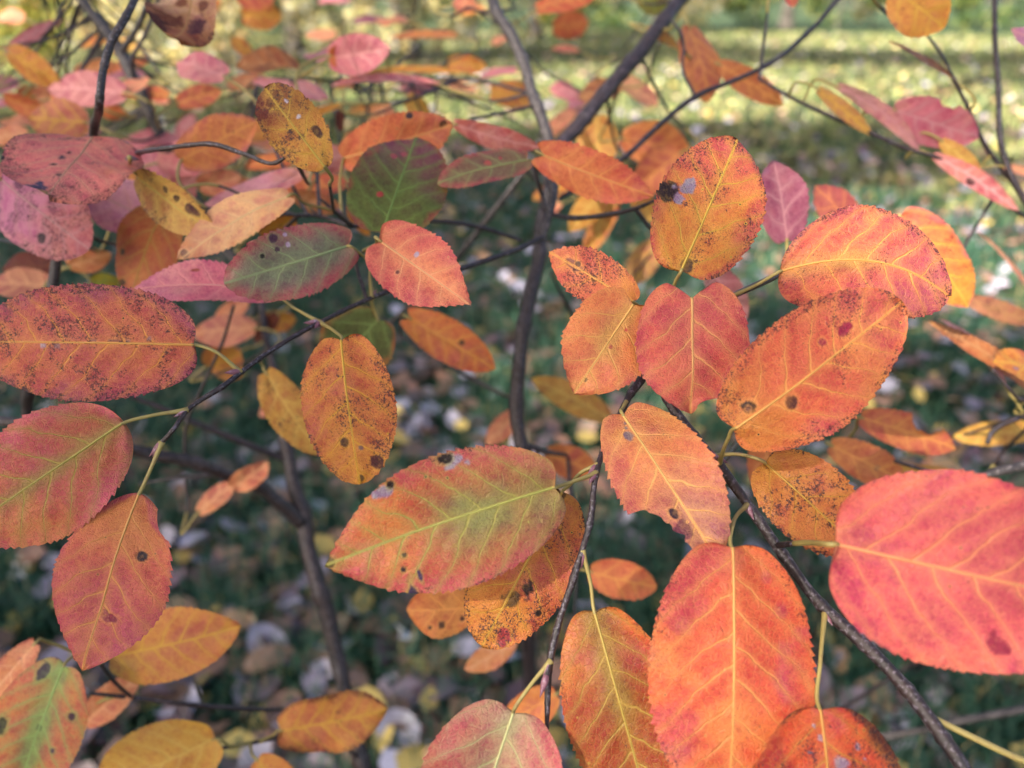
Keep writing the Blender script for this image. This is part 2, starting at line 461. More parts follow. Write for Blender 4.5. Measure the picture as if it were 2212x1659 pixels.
def make_leaf(parent, b, t, w, d, dd=0.0, kind='orange', s=None, roll=0.0, hero=True, under=False, prof=None,
              bend=0.05, fold=0.06, cup=0.0, wave=0.075, curl=0.0, curv=0.0, cord=0.05, tip=None, mid=None, edge=None,
              blot=None, bas=None, notch=(), marks=(), pet=None, label=None, c=None, spk=None, burn=None, vein=None,
              twist=0.0, half=None, name='leaf', teeth=1.0, pr=None):
    LN[0] += 1; seed = LN[0]
    K = KIND[kind]
    c = c or K['c']; spk = K['spk'] if spk is None else spk; burn = K['burn'] if burn is None else burn; vein = vein or K['vein']
    nu, nv = (216, 56) if hero else (64, 24)
    pb, pt = PT(b[0], b[1], d), PT(t[0], t[1], d + dd)
    a = pt - pb; L = np.linalg.norm(a); an = a / L
    A = np.array([t[0] - b[0], t[1] - b[1]], float)
    if s is None:
        s_px = np.array([-A[1], A[0]]) / np.linalg.norm(A) * w
    else:
        s_px = np.asarray(s, float)
    dm = d + dd / 2
    S0 = RIGHT * s_px[0] * dm / F - UP * s_px[1] * dm / F
    if s is not None and abs(a @ FWD) > 0.15 * L:
        S0 = S0 + FWD * (-(a @ S0) / (a @ FWD))
    S0 = S0 + FWD * roll * np.linalg.norm(S0)
    S0 = S0 - an * (S0 @ an)
    W = np.linalg.norm(S0); sn = S0 / W
    n = np.cross(an, sn)
    flip = n @ (CAM - (pb + pt) / 2) < 0
    if flip: n = -n
    u = np.linspace(0, 1, nu) ** 1.0
    u = 0.5 - 0.5 * np.cos(np.pi * (0.12 + 0.0)) * 0 + u if False else u
    vv = np.linspace(-1, 1, nv); vv = np.sign(vv) * np.abs(vv) ** 0.85
    U, V = np.meshgrid(u, vv, indexing='ij')
    pf = leaf_profile(U, *(prof or ()))
    if half: pf = np.where(V < 0, pf * half[0], pf * half[1])
    # toothed margin
    NT = max(12, int(L * 100 * 5.0))
    ph = U * NT + 0.8 * vnoise(U * 9, V * 0 + np.sign(V) * 3.3, seed + 5)
    saw = (ph % 1.0) ** 1.2
    amp = 0.00075 * teeth * sstep(0.05, 0.25, U) / W
    amp = amp * (0.75 + 0.75 * vnoise(U * 17 + seed, np.sign(V) * 2.2 + 0 * U, seed + 6))
    rim = np.abs(V) ** 10
    wob = 0.025 * vnoise(U * 5 + 2, np.sign(V) * 7.7 + 0 * U, seed + 9)
    pfv = pf * (1 + wob * np.abs(V) ** 2) + amp * (saw - 0.35) * rim
    # bitten pieces of the margin
    for (sd_, u0, u1, dep) in notch:
        uc, hw = (u0 + u1) / 2, (u1 - u0) / 2
        q = np.clip(1 - ((U - uc) / hw) ** 2, 0, 1) ** 0.5
        q = q * (0.85 + 0.25 * vnoise(U * 26, V * 0 + 1.5, seed + 3))
        pfv = np.where(np.sign(V) == sd_, pfv * (1 - dep * q), pfv)
    Y = V * pfv * W
    X = L * (U - cord * 1.25 * np.clip(np.abs(Y) / W / 0.42, 0, 1) ** 0.8 * (1 - U) ** 6)
    y0 = curv / max(w, 1) * W * 4 * U * (1 - U)
    Z = bend * L * 4 * U * (1 - U) + fold * np.abs(Y) + cup * Y * Y / W
    Z = Z + wave * W * np.abs(V) ** 2 * np.sin(2 * np.pi * (1.4 * U + 0.13 * seed + 0.35 * np.sign(V)))
    Z = Z + 0.06 * W * vnoise(U * 3.2 + seed, V * 1.6 + 9, seed + 20)
    xc, yc = X * 100, np.abs(Y) * 100
    pq = (xc - VA * yc - VB_ * yc ** 2) / VS + 0.22 * np.sign(V)
    Z = Z - 0.00017 * np.cos(2 * np.pi * pq) * sstep(0.0, 0.25, np.abs(V)) * (1 - 0.6 * np.abs(V))
    if curl:
        Z = Z + curl * L * np.clip(U - 0.55, 0, 1) ** 2 * 2.2
    ang = twist * (U - 0.3)
    Yr = Y * np.cos(ang) - 0; Zr = Z + Y * np.sin(ang)
    pos = pb + an * X[..., None] + sn * (Yr + y0)[..., None] + n * Zr[..., None]
    ctr = pb
    i = np.arange(nu - 1)[:, None] * nv; j = np.arange(nv - 1)[None]
    Q = np.stack([i + j, i + nv + j, i + nv + j + 1, i + j + 1], -1).reshape(-1, 4)
    if flip != under: Q = Q[:, ::-1]
    me = mesh_np(name, (pos - ctr).reshape(-1, 3), Q)
    # colour of the blade
    cm = lambda q: (lin(q) * 0.965 + 0.035 * lin(q).max()) ** 1.17 * np.array([0.95, 0.88, 1.06])
    xs, ys = X * 100, Y * 100
    n1 = vnoise(xs * 0.9 + seed * 3.1, ys * 0.9 + 7, seed + 40)
    n2 = vnoise(xs * 2.6 + seed * 1.7, ys * 2.6 + 3, seed + 41)
    C = np.ones(U.shape + (3,)) * cm(c)
    mixin = lambda f, q: C * (1 - f[..., None]) + cm(q) * f[..., None]
    if tip: C = mixin(sstep(0.35, 0.9, U + 0.16 * n1 + 0.06 * n2), tip)
    if bas: C = mixin(sstep(0.42, 0.02, U + 0.10 * n1 + 0.05 * n2), bas)
    av = np.abs(Y) / W
    ed = np.minimum(np.clip(1 - np.abs(V), 0, 1) * pf, 1.0)
    ed = np.minimum(ed, (1 - U) * L / W * 0.9)
    if edge: C = mixin(sstep(edge[1], 0.0, ed + 0.15 * n1 + 0.10 * n2) * 0.9, edge[0])
    if blot: C = mixin(sstep(blot[1], blot[1] + 0.35, 0.7 * n1 + 0.5 * n2), blot[0])
    if kind not in ('green', 'umber', 'dry', 'yellow'):   # patches where the leaf turned earlier or later
        n5 = vnoise(xs * 0.62 + seed * 5.3, ys * 0.75 + 11, seed + 42) + 0.35 * n2
        n6 = vnoise(xs * 0.8 + seed * 2.9, ys * 0.8 + 23, seed + 43) + 0.35 * n2
        C = mixin(0.50 * sstep(0.15, 0.75, n5), (226, 156, 70) if kind not in ('mauve', 'rose') else (236, 176, 150))
        C = mixin(0.48 * sstep(0.20, 0.80, n6), (186, 62, 92))
    if mid:
        f = np.exp(-(av / mid[1]) ** 2) * sstep(mid[2] - 0.18, mid[2] + 0.10, U) * sstep(mid[3] + 0.15, mid[3] - 0.15, U)
        C = mixin(np.clip(f * (1 + 0.35 * n1 + 0.2 * n2), 0, 1), mid[0])
    vis = np.ones(U.shape)
    for mk in marks:
        (mx, my), r, mc = mk[0], mk[1], mk[2]
        M = np.array([[A[0], s_px[0]], [A[1], s_px[1]]])
        uv = np.linalg.solve(M, np.array([mx - b[0], my - b[1]]))
        x0, y0m = uv[0] * L, uv[1] * W
        el = mk[3] if len(mk) > 3 else 1.0
        rm = r * dm / F
        dist = np.sqrt(((X - x0) / el) ** 2 + ((Y + y0 - y0m) * el) ** 2) / rm
        rg = 0.55 if min(mc) > 140 else (0.26 if r < 16 else 0.55)
        dist = dist + rg * vnoise(xs * 4.5 + mx, ys * 4.5, seed + 77) + rg * 0.4 * vnoise(xs * 12, ys * 12, seed + 78)
        f = sstep(1.12, 0.82, dist)
        if sum(mc) < 320 and r <= 16:      # yellowed rim round a dead spot
            C = mixin(sstep(1.75, 1.15, dist) * 0.5, vein)
        C = mixin(f, mc); vis = vis * (1 - f)
    N = U.size
    cattr(me, 'tint', C.reshape(-1, 3))
    cattr(me, 'veincol', np.broadcast_to(cm(vein), (N, 3)))
    cattr(me, 'par', np.stack([np.full(N, spk) * 1.0, ed.ravel(), vis.ravel(), np.full(N, burn)], 1))
    vattr(me, 'leafco', np.stack([xs.ravel(), ys.ravel(), np.full(N, seed * 1.37)], 1))
    rootloc = np.array(parent.location)
    o = link(name, me, M_LEAF, parent, tuple(ctr - rootloc))
    if label: o['label'] = label
    # midrib, slightly proud of the blade
    jc = nv // 2
    cl_ = (pos[:, jc - 1] + pos[:, jc]) / 2 if nv % 2 == 0 else pos[:, jc]
    if pr is None: pr = 0.00052 if hero else 0.0006
    if hero:
        sl = cl_[::3] + n * (0.00002)
        rr = pr * 0.62 * (1 - 0.85 * np.linspace(0, 1, len(sl)))
        Vt, Qt, Tt = tube_np(sl, rr, 6)
        mm = mesh_np('midrib', Vt - ctr, Qt, Tt)
        link('midrib', mm, rib_mat(vein), o)
    LEAVES.append(dict(o=o, pb=pb, an=an, n=n, pet=pet, parent=parent, pr=pr, hero=hero, first=cl_[2], ctr=ctr, d=d))
    return o

RIBS = {}
def rib_mat(c):
    if c in RIBS: return RIBS[c]
    b = NB('midrib_%d' % len(RIBS))
    tc = b.node('ShaderNodeTexCoord').outputs['Object']
    k = lin(c, 0.72)
    b.put(b.bsdf.inputs['Base Color'], b.mix(b.noise(tc, 260, 3), tuple(k * 0.75) + (1,), tuple(np.clip(k * 1.15, 0, 1)) + (1,)))
    b.put(b.bsdf.inputs['Roughness'], 0.5)
    RIBS[c] = b.m
    return b.m

# ------------------------------------------------------------------ shrubs: stems
def twig(parent, key, pts, name='twig', mat=None, ext=None, ns=10, bud=False):
    """pts: (x, y, distance, width in photograph px)"""
    P = [PT(x, y, d) for x, y, d, _ in pts]
    Rr = [wd * d / F / 2 for _, _, d, wd in pts]
    if ext:                                # the part below the frame, down to the soil: (x, y, z, radius)
        P += [np.array(e[:3], float) for e in ext]; Rr += [e[3] for e in ext]
    per = 10
    path = catmull(P, per)
    rr = np.interp(np.linspace(0, 1, len(path)), np.linspace(0, 1, len(Rr)), Rr)
    sd_ = len(TWIGS) + 3
    L = np.concatenate([[0], np.cumsum(np.linalg.norm(np.diff(path, axis=0), axis=1))])
    path = path + np.stack([vnoise(L * 55, L * 0 + k, sd_) for k in range(3)], 1) * rr[:, None] * 0.35
    rr = rr * (1 + 0.10 * vnoise(L * 220, L * 0, sd_ + 50))
    for k in range(1, len(P) - 1):         # swollen nodes
        rr[k * per] *= 1.16
    V, Q, T = tube_np(path, rr, ns)
    rl = np.array(parent.location)
    o = link(name, mesh_np(name, V - P[0], Q, T), mat or M_BARK, parent, tuple(P[0] - rl))
    TWIGS.setdefault(parent.name, []).append((path, rr))
    if bud:
        end = path[-1]; dr = path[-1] - path[-3]; dr /= np.linalg.norm(dr)
        add_bud(o, end, dr, rr[-1] * 1.25, P[0])
    return o

def add_bud(o, p, dr, r, org, ln=7.0):
    t = np.linspace(0, 1, 12)
    path = p[None] + dr[None] * (t * r * ln)[:, None]
    rad = r * np.array([0.8, 1.0, 1.12, 1.15, 1.1, 1.0, 0.86, 0.70, 0.52, 0.36, 0.2, 0.06])
    V, Q, T = tube_np(path, rad, 8)
    link('bud', mesh_np('bud', V - org, Q, T), M_BUD, o)

M_BUD = make_bark('bud_scales', (0.16, 0.055, 0.085, 1), (0.24, 0.10, 0.13, 1), (0.36, 0.26, 0.32, 1), 0.35, 500)

main = tag(empty('serviceberry_shrub', (0.03, 0.42, 0)), 'multi stemmed autumn shrub with forked dark stem and pink orange leaves', 'shrub')
front = tag(empty('serviceberry_shrub', (0.20, 0.06, 0)), 'autumn shrub sapling whose dark purple twig carries the largest coral orange leaves', 'shrub')
back = tag(empty('serviceberry_shrub', (-0.42, 0.55, 0)), 'leaning shrub with blue grey stems behind the pink leaf cluster', 'shrub')
side = tag(empty('serviceberry_shrub', (0.46, 0.38, 0)), 'sparse shrub with thin wiry twigs and narrow curled leaves against the lawn', 'shrub')

# main shrub stems
twig(main, 'fork', [(1195, 335, .36, 30), (1182, 420, .355, 30), (1163, 545, .35, 31), (1137, 700, .345, 31), (1117, 870, .345, 30), (1122, 970, .345, 30)],
     'stem', M_BARK, ext=[(0.01, 0.33, 0.55, .0042), (0.02, 0.38, 0.25, .0052), (0.03, 0.42, -0.03, .0065)], ns=14)
twig(main, 'r', [(2010, -760, .52, 8), (1830, -480, .47, 18), (1660, -240, .43, 27), (1500, -40, .40, 32), (1440, 40, .39, 32), (1340, 160, .38, 33), (1265, 250, .37, 32), (1195, 335, .36, 30)], 'branch', M_BARK, ns=12)
twig(main, 'l', [(880, -700, .50, 6), (930, -420, .46, 13), (1000, -200, .42, 18), (1050, -40, .40, 22), (1075, 30, .39, 24), (1128, 130, .38, 25), (1160, 225, .37, 26), (1192, 330, .36, 27)], 'branch', M_STEM, ns=12)
twig(main, 'knee', [(1183, 372, .345, 16), (1198, 400, .32, 19), (1188, 460, .315, 18), (1172, 515, .31, 15)], 'branch', M_STEM)
twig(main, 'long', [(1172, 515, .31, 14), (1100, 545, .295, 12), (1025, 572, .285, 12), (940, 598, .27, 11), (845, 628, .255, 11), (740, 672, .24, 11), (640, 725, .225, 11),
                    (560, 775, .215, 11), (480, 835, .205, 12), (405, 885, .20, 11), (372, 930, .195, 10), (350, 955, .195, 9)], 'twig', bud=True)
twig(main, 'dark', [(1125, 522, .34, 10), (1045, 492, .33, 10), (920, 478, .32, 9), (840, 480, .31, 8), (760, 488, .30, 9), (700, 470, .30, 8), (610, 463, .29, 6)], 'twig', bud=True)
twig(main, 'rt', [(1190, 466, .315, 11), (1240, 470, .30, 11), (1330, 462, .285, 11), (1390, 445, .275, 9), (1430, 425, .27, 5)], 'twig', bud=True)
twig(main, 'diag', [(1205, 432, .33, 9), (1280, 385, .33, 10), (1350, 340, .33, 11), (1420, 275, .335, 12), (1500, 212, .34, 12), (1590, 172, .345, 11), (1660, 140, .35, 12), (1740, 75, .36, 11), (1825, -20, .37, 11), (1930, -160, .39, 9), (2080, -300, .41, 5)], 'branch')
twig(main, 'd2', [(1500, 210, .34, 8), (1478, 160, .34, 6), (1474, 80, .345, 5), (1440, 30, .35, 5)], 'twig')
twig(main, 'ld', [(1140, 360, .40, 14), (1060, 465, .41, 15), (985, 560, .42, 15), (900, 645, .43, 13), (830, 710, .44, 10)], 'branch', M_STEM)
twig(main, 'sm', [(865, 725, .44, 7), (950, 778, .43, 9), (1050, 835, .40, 9), (1112, 862, .35, 10)], 'twig')
twig(main, 'sm2', [(1190, 590, .37, 7), (1225, 660, .40, 7), (1270, 760, .43, 6)], 'twig')
twig(main, 'sm3', [(1225, 985, .36, 8), (1180, 975, .35, 11), (1130, 958, .345, 12)], 'twig')
twig(main, 'sm4', [(1110, 20, .40, 6), (1060, 26, .41, 7), (1010, 18, .42, 6)], 'twig')
twig(main, 'sm5', [(1145, 350, .34, 10), (1168, 410, .33, 9), (1180, 455, .318, 10)], 'twig')
twig(main, 'bk', [(1165, 205, .378, 7), (1010, 172, .42, 7), (850, 172, .45, 6), (700, 172, .45, 5), (560, 168, .43, 4)], 'twig')
twig(main, 'tip', [(690, 430, .28, 5), (720, 455, .285, 9), (760, 485, .30, 10)], 'twig')

# front sapling twigs
twig(front, 'big', [(1392, 790, .205, 20), (1440, 860, .203, 20), (1500, 940, .200, 21), (1552, 1005, .198, 21), (1620, 1100, .194, 22), (1690, 1200, .188, 24), (1775, 1310, .180, 26),
                    (1870, 1395, .174, 29), (1960, 1490, .168, 31), (2035, 1590, .163, 34), (2100, 1690, .159, 36), (2200, 1850, .156, 38), (2350, 2150, .155, 42)], 'stem', ext=[(0.15, 0.03, 0.60, .0026), (0.17, 0.03, 0.35, .0032), (0.20, 0.06, -0.03, .0048)], ns=14)
twig(front, 'top', [(1385, 812, .206, 20), (1400, 740, .210, 15), (1440, 690, .212, 13), (1510, 665, .212, 12), (1572, 641, .212, 11)], 'twig', bud=True)
twig(front, 'down', [(1388, 815, .205, 19), (1362, 852, .202, 17), (1338, 905, .199, 15), (1305, 970, .195, 13), (1286, 1025, .190, 13), (1274, 1130, .186, 14), (1240, 1250, .183, 15), (1205, 1360, .180, 16), (1187, 1450, .178, 16), (1184, 1520, .177, 12), (1182, 1590, .176, 8)], 'twig', bud=False)
twig(front, 'spur', [(1190, 1425, .178, 10), (1180, 1460, .176, 10)], 'twig', bud=True)
twig(front, 'stub', [(1384, 800, .206, 17), (1396, 812, .205, 21)], 'twig')

# shrub behind on the left
twig(back, 'trunk', [(560, 640, .42, 14), (590, 800, .41, 18), (618, 950, .40, 27), (650, 1110, .40, 34), (690, 1280, .40, 36), (735, 1450, .40, 34), (760, 1560, .40, 34), (790, 1700, .40, 36)],
     'stem', M_BARK, ext=[(-0.12, 0.30, 0.42, .005), (-0.25, 0.42, 0.2, .006), (-0.42, 0.55, -0.03, .008)], ns=12)
twig(back, 'limb', [(-40, 905, .31, 24), (60, 915, .31, 24), (160, 935, .32, 25), (270, 965, .335, 27), (420, 1000, .355, 27), (550, 1052, .38, 28), (655, 1125, .40, 30)], 'branch', M_BARK, ns=12)
twig(back, 'limb2', [(270, 850, .36, 10), (370, 890, .37, 13), (490, 940, .385, 14), (622, 995, .40, 16)], 'branch')
twig(back, 'limb3', [(300, 1045, .37, 5), (400, 1030, .37, 9), (500, 1030, .375, 9), (560, 1060, .382, 8)], 'twig')
twig(back, 'up', [(-60, -420, .44, 6), (60, -200, .42, 13), (160, -30, .41, 18), (225, 60, .41, 22), (265, 115, .41, 26), (300, 195, .41, 25), (335, 265, .415, 24), (370, 330, .42, 24), (450, 480, .425, 22), (560, 640, .42, 15)], 'branch', M_STEM, ns=12)
twig(back, 'up2', [(330, -30, .39, 14), (300, 50, .40, 13), (262, 112, .408, 14)], 'branch', M_STEM)
twig(back, 'up3', [(348, -20, .39, 8), (310, 80, .395, 9), (285, 130, .40, 8), (290, 175, .408, 8)], 'twig')
twig(back, 'nearl', [(440, -330, .28, 5), (380, -190, .265, 10), (298, -20, .25, 15), (270, 35, .245, 16), (245, 80, .243, 17), (228, 140, .242, 17), (215, 210, .241, 17), (206, 270, .262, 18), (190, 370, .285, 17), (150, 480, .29, 18), (126, 540, .29, 21), (108, 640, .292, 22), (75, 790, .30, 23), (58, 905, .312, 24)], 'branch', ns=12)
twig(back, 'nearr', [(205, 345, .29, 10), (300, 329, .262, 10), (350, 320, .245, 11), (400, 313, .242, 10), (450, 310, .24, 11), (530, 333, .236, 10), (598, 351, .233, 9), (633, 327, .232, 6)], 'twig')
twig(back, 'thin', [(505, 660, .32, 6), (478, 745, .33, 7), (440, 830, .34, 7), (400, 930, .35, 8), (398, 1000, .353, 9)], 'twig')
twig(back, 'low', [(195, 1497, .30, 7), (290, 1507, .31, 10), (440, 1524, .32, 11), (540, 1530, .33, 10), (640, 1535, .35, 9), (768, 1570, .40, 9)], 'twig')
twig(back, 'low2', [(215, 1430, .29, 8), (245, 1470, .295, 8), (283, 1505, .308, 9)], 'twig')
twig(back, 'low3', [(395, 1405, .36, 5), (415, 1460, .35, 5), (440, 1524, .32, 6)], 'twig')
twig(back, 'low4', [(420, 1625, .31, 8), (540, 1605, .32, 9), (640, 1585, .33, 9), (780, 1640, .40, 8)], 'twig')

# sparse shrub on the right
twig(side, 'a', [(2175, -330, .36, 4), (2160, -160, .35, 8), (2150, -30, .34, 11), (2150, 60, .34, 11), (2156, 200, .34, 11), (2162, 310, .34, 12), (2185, 380, .34, 13), (2225, 450, .34, 14), (2330, 640, .35, 15)],
     'stem', ext=[(0.36, 0.36, 0.60, .0024), (0.42, 0.38, 0.3, .0035), (0.46, 0.38, -0.03, .005)])
twig(side, 'b', [(1990, 60, .33, 5), (2035, 120, .33, 6), (2060, 170, .33, 7), (2100, 250, .335, 9), (2140, 330, .34, 10), (2172, 372, .342, 12), (2215, 440, .342, 12)], 'twig')
twig(side, 'c', [(1640, 172, .345, 6), (1700, 205, .34, 8), (1800, 255, .335, 8), (1880, 285, .33, 8), (1950, 318, .33, 9), (2020, 340, .33, 8), (2120, 400, .335, 8), (2215, 470, .345, 9)], 'twig')
twig(side, 'd', [(2090, 1045, .28, 10), (2150, 1020, .28, 20), (2225, 1000, .28, 24), (2400, 930, .30, 26), (2500, 900, .36, 22)], 'branch', M_STEM)
twig(side, 'e', [(2132, 960, .31, 10), (2140, 940, .31, 12), (2215, 895, .31, 12), (2400, 840, .33, 14)], 'twig')
twig(side, 'f', [(1400, 1680, .55, 9), (1700, 1600, .52, 9), (1930, 1590, .48, 15), (2060, 1560, .46, 16), (2225, 1530, .45, 17), (2500, 1480, .44, 18)], 'branch', M_STEM)
twig(side, 'g', [(1750, 1570, .53, 7), (1870, 1500, .50, 9), (1960, 1440, .48, 9), (2040, 1395, .46, 9)], 'twig')
twig(side, 'h', [(2145, 800, .29, 6), (2175, 835, .29, 6), (2225, 870, .31, 8), (2390, 845, .33, 9)], 'twig')

LF = make_leaf
# ---- front sapling: the large sharp leaves
LF(front, (1472, 584), (1592, 302), 116, .192, .006, 'ochre', tip=(206, 98, 78), edge=((196, 84, 72), .22), vein=(206, 168, 62), spk=1.05, burn=1.6, prof=(.84, .54, .46), cord=.03, bend=.04, fold=.05,
   marks=[((1446, 428), 25, (62, 40, 36)), ((1425, 425), 20, (56, 36, 32)), ((1482, 406), 15, (158, 152, 156), 1.1), ((1470, 420), 16, (150, 144, 148)), ((1464, 440), 16, (158, 152, 156)), ((1483, 573), 15, (70, 36, 40), 1.15)],
   pet=[(1460, 606, .196), (1444, 640, .212)], label='ochre and red leaf with a whitish torn patch')
LF(front, (1686, 586), (2050, 640), 118, .204, .0, 'orange', c=(214, 104, 80), curv=-44, tip=(196, 104, 110), mid=((186, 150, 78), .22, .0, .5), edge=((176, 84, 92), .2), spk=.75, burn=1.3, prof=(.88, .56, .5), half=(1.02, .98), bend=.08, fold=-.12, cord=.0,
   marks=[((1905, 715), 6, (150, 40, 60))], pet=[(1640, 612, .207), (1577, 642, .212)], label='coral leaf whose midrib arches above the dark edged orange leaf')
LF(front, (1587, 925), (1946, 652), 130, .176, .0, 'orange', c=(222, 106, 66), bas=(206, 132, 50), tip=(206, 100, 84), edge=((226, 134, 74), .16), spk=.95, burn=1.9, prof=(.86, .54, .48), bend=.06, fold=-.08, cord=.04,
   marks=[((1613, 880), 15, (46, 26, 28)), ((1612, 882), 6, (104, 66, 60)), ((1817, 712), 15, (168, 38, 72), 1.3), ((1768, 740), 9, (172, 62, 72)), ((1700, 868), 14, (96, 48, 44))],
   pet=[(1572, 950, .182), (1556, 1002, .198)], label='large orange leaf with blackened toothed margin')
LF(front, (1493, 646), (1492, 894), 122, .19, .0, 'pink', c=(218, 106, 86), vein=(224, 166, 102), edge=((196, 78, 88), .28), spk=.4, burn=.45, prof=(.76, .72, .38), cord=.13, bend=.05, fold=.05,
   notch=[(-1, .86, 1.02, .75)], pet=[(1494, 668, .2), (1490, 690, .213)], label='heart shaped pink orange leaf with a bitten tip')
LF(front, (1366, 660), (1238, 851), 96, .195, -.004, 'orange', c=(220, 112, 78), mid=((206, 160, 84), .3, .0, .6), tip=(208, 92, 88), vein=(222, 172, 92), prof=(.80, .82, .44), cord=.09, spk=.35, burn=.3,
   marks=[((1316, 752), 5, (170, 44, 70)), ((1350, 715), 5, (196, 70, 66)), ((1262, 822), 6, DARK)], pet=[(1378, 672, .203), (1398, 745, .209)], label='orange leaf overlapping the heart shaped one')
LF(front, (1368, 652), (1185, 544), 56, .203, .004, 'orange', c=(214, 112, 80), bas=(206, 144, 62), spk=1.35, burn=.8, prof=(.95, .95, .5), fold=.02,
   marks=[((1239, 573), 15, (112, 44, 82), 1.4), ((1250, 573), 6, (70, 66, 74)), ((1284, 604), 7, DARK)], pet=[(1380, 662, .206), (1396, 740, .210)], label='small orange leaf with a violet stain')
LF(front, (1346, 897), (1548, 1206), 108, .192, -.018, 'orange', c=(228, 136, 78), vein=(236, 184, 104), tip=(176, 112, 104), bas=(212, 148, 66), spk=.55, burn=.3, prof=(.92, .60, .48), cord=.06, fold=.07,
   notch=[(1, .56, .98, .72)], marks=[((1362, 950), 12, (120, 110, 120)), ((1355, 930), 5, (120, 110, 120)), ((1352, 918), 4, (130, 120, 130)), ((1462, 1122), 12, (70, 54, 64), 1.2), ((1480, 1160), 22, (140, 88, 84))],
   pet=[(1346, 880, .198), (1352, 868, .201)], label='apricot leaf with a ragged bite out of its lower margin')
LF(front, (1197, 1053), (702, 1222), 142, .178, -.006, 'orange', c=(198, 86, 58), mid=((136, 140, 82), .62, .0, .52), edge=((202, 88, 92), .30), vein=(172, 168, 84), spk=.42, burn=.75, prof=(.86, .95, .5), cord=.04, bend=.05, fold=.08, curv=10,
   marks=[((975, 993), 22, (168, 160, 162), 1.4), ((955, 990), 13, (48, 30, 30), 1.3), ((820, 1062), 15, (164, 158, 160), 1.5), ((840, 1045), 9, (50, 30, 28)), ((890, 1270), 16, (70, 54, 84), .6), ((905, 1235), 9, (80, 60, 88), .6), ((988, 1268), 6, (60, 44, 60)), ((870, 1195), 6, DARK), ((870, 1225), 6, DARK), ((712, 1215), 12, (80, 32, 34))],
   pet=[(1215, 1048, .181), (1255, 1034, .186), (1284, 1022, .190)], label='large red leaf with green along its midrib and white torn patches')
LF(front, (1214, 1062), (1040, 1396), 108, .196, -.004, 'ochre', c=(204, 122, 40), vein=(210, 164, 58), spk=1.35, burn=1.2, edge=((216, 128, 62), .2), prof=(.92, .58, .5), cord=.02, fold=.06,
   marks=[((1142, 1265), 17, (62, 30, 22), 1.2), ((1102, 1295), 18, (62, 30, 22), 1.1), ((1162, 1320), 7, (46, 32, 26)), ((1082, 1370), 16, (176, 62, 66)), ((1210, 1068), 13, (66, 34, 26))],
   pet=[(1228, 1050, .195), (1256, 1020, .193), (1284, 1000, .192)], label='brown blotched ochre leaf beneath the green ribbed one')
LF(front, (1108, 1540), (1010, 1830), 150, .172, -.004, 'pink', c=(206, 92, 98), mid=((164, 146, 108), .5, .0, .7), vein=(190, 186, 128), spk=.3, burn=.4, prof=(.92, .64, .50), cord=.06, fold=.05,
   pet=[(1140, 1488, .175), (1180, 1425, .178)], label='rose pink leaf with a pale green midrib below the drooping twig')
LF(front, (1284, 1322), (1416, 1800), 122, .183, -.004, 'orange', c=(172, 74, 36), mid=((150, 122, 54), .28, .0, .5), edge=((214, 108, 46), .3), vein=(188, 160, 74), spk=.5, burn=.45, prof=(.92, .64, .50), cord=.03, fold=.05,
   pet=[(1276, 1262, .184), (1270, 1188, .186)], label='dark russet leaf with olive midrib')
LF(front, (1580, 1182), (1572, 1770), 180, .172, -.008, 'coral', c=(214, 92, 56), vein=(220, 158, 84), blot=((196, 76, 84), .12), edge=((222, 112, 56), .2), spk=.42, burn=.6, prof=(.92, .64, .50), cord=.03, fold=-.05,
   pet=[(1584, 1130, .18), (1600, 1098, .191)], label='broad red orange leaf hanging below the twig')
LF(front, (1770, 1530), (1795, 1880), 165, .163, -.004, 'orange', c=(206, 84, 34), edge=((74, 30, 26), .15), blot=((168, 48, 40), .2), vein=(196, 136, 58), spk=1.2, burn=1.9, prof=(.95, .62, .54), cord=.04,
   marks=[((1752, 1565), 7, (176, 160, 158), 1.3), ((1768, 1592), 8, (170, 156, 156)), ((1846, 1604), 9, (170, 150, 150), 1.4), ((1805, 1640), 14, (160, 146, 150)), ((1862, 1632), 6, (168, 150, 148)), ((1742, 1622), 5, (168, 150, 148))],
   pet=[(1772, 1430, .17), (1779, 1318, .180)], label='deep orange leaf with charred margin and pale dots')
LF(front, (1806, 1176), (2380, 1300), 212, .155, -.010, 'coral', c=(228, 106, 102), vein=(236, 158, 104), blot=((206, 70, 98), .2), edge=((228, 116, 92), .2), spk=.30, burn=.5, prof=(.86, .60, .46), cord=.03, fold=.03, bend=.03, pr=.0006,
   marks=[((2160, 1385), 20, (166, 44, 70))], pet=[(1745, 1172, .172), (1692, 1168, .190)], label='largest coral red leaf jutting out past the ochre leaf')
LF(front, (1653, 1000), (1862, 1192), 88, .196, -.01, 'ochre', c=(208, 134, 66), bas=(206, 146, 50), vein=(206, 158, 62), spk=1.2, burn=1.4, prof=(.84, .6, .44), fold=.12, cord=.03,
   pet=[(1600, 982, .198), (1550, 978, .199)], label='ochre leaf with brown freckles along one margin')
LF(front, (2020, 1556), (2300, 1680), 1, .165, 0, 'ochre', hero=False, pet=None, name='leaf') if False else None

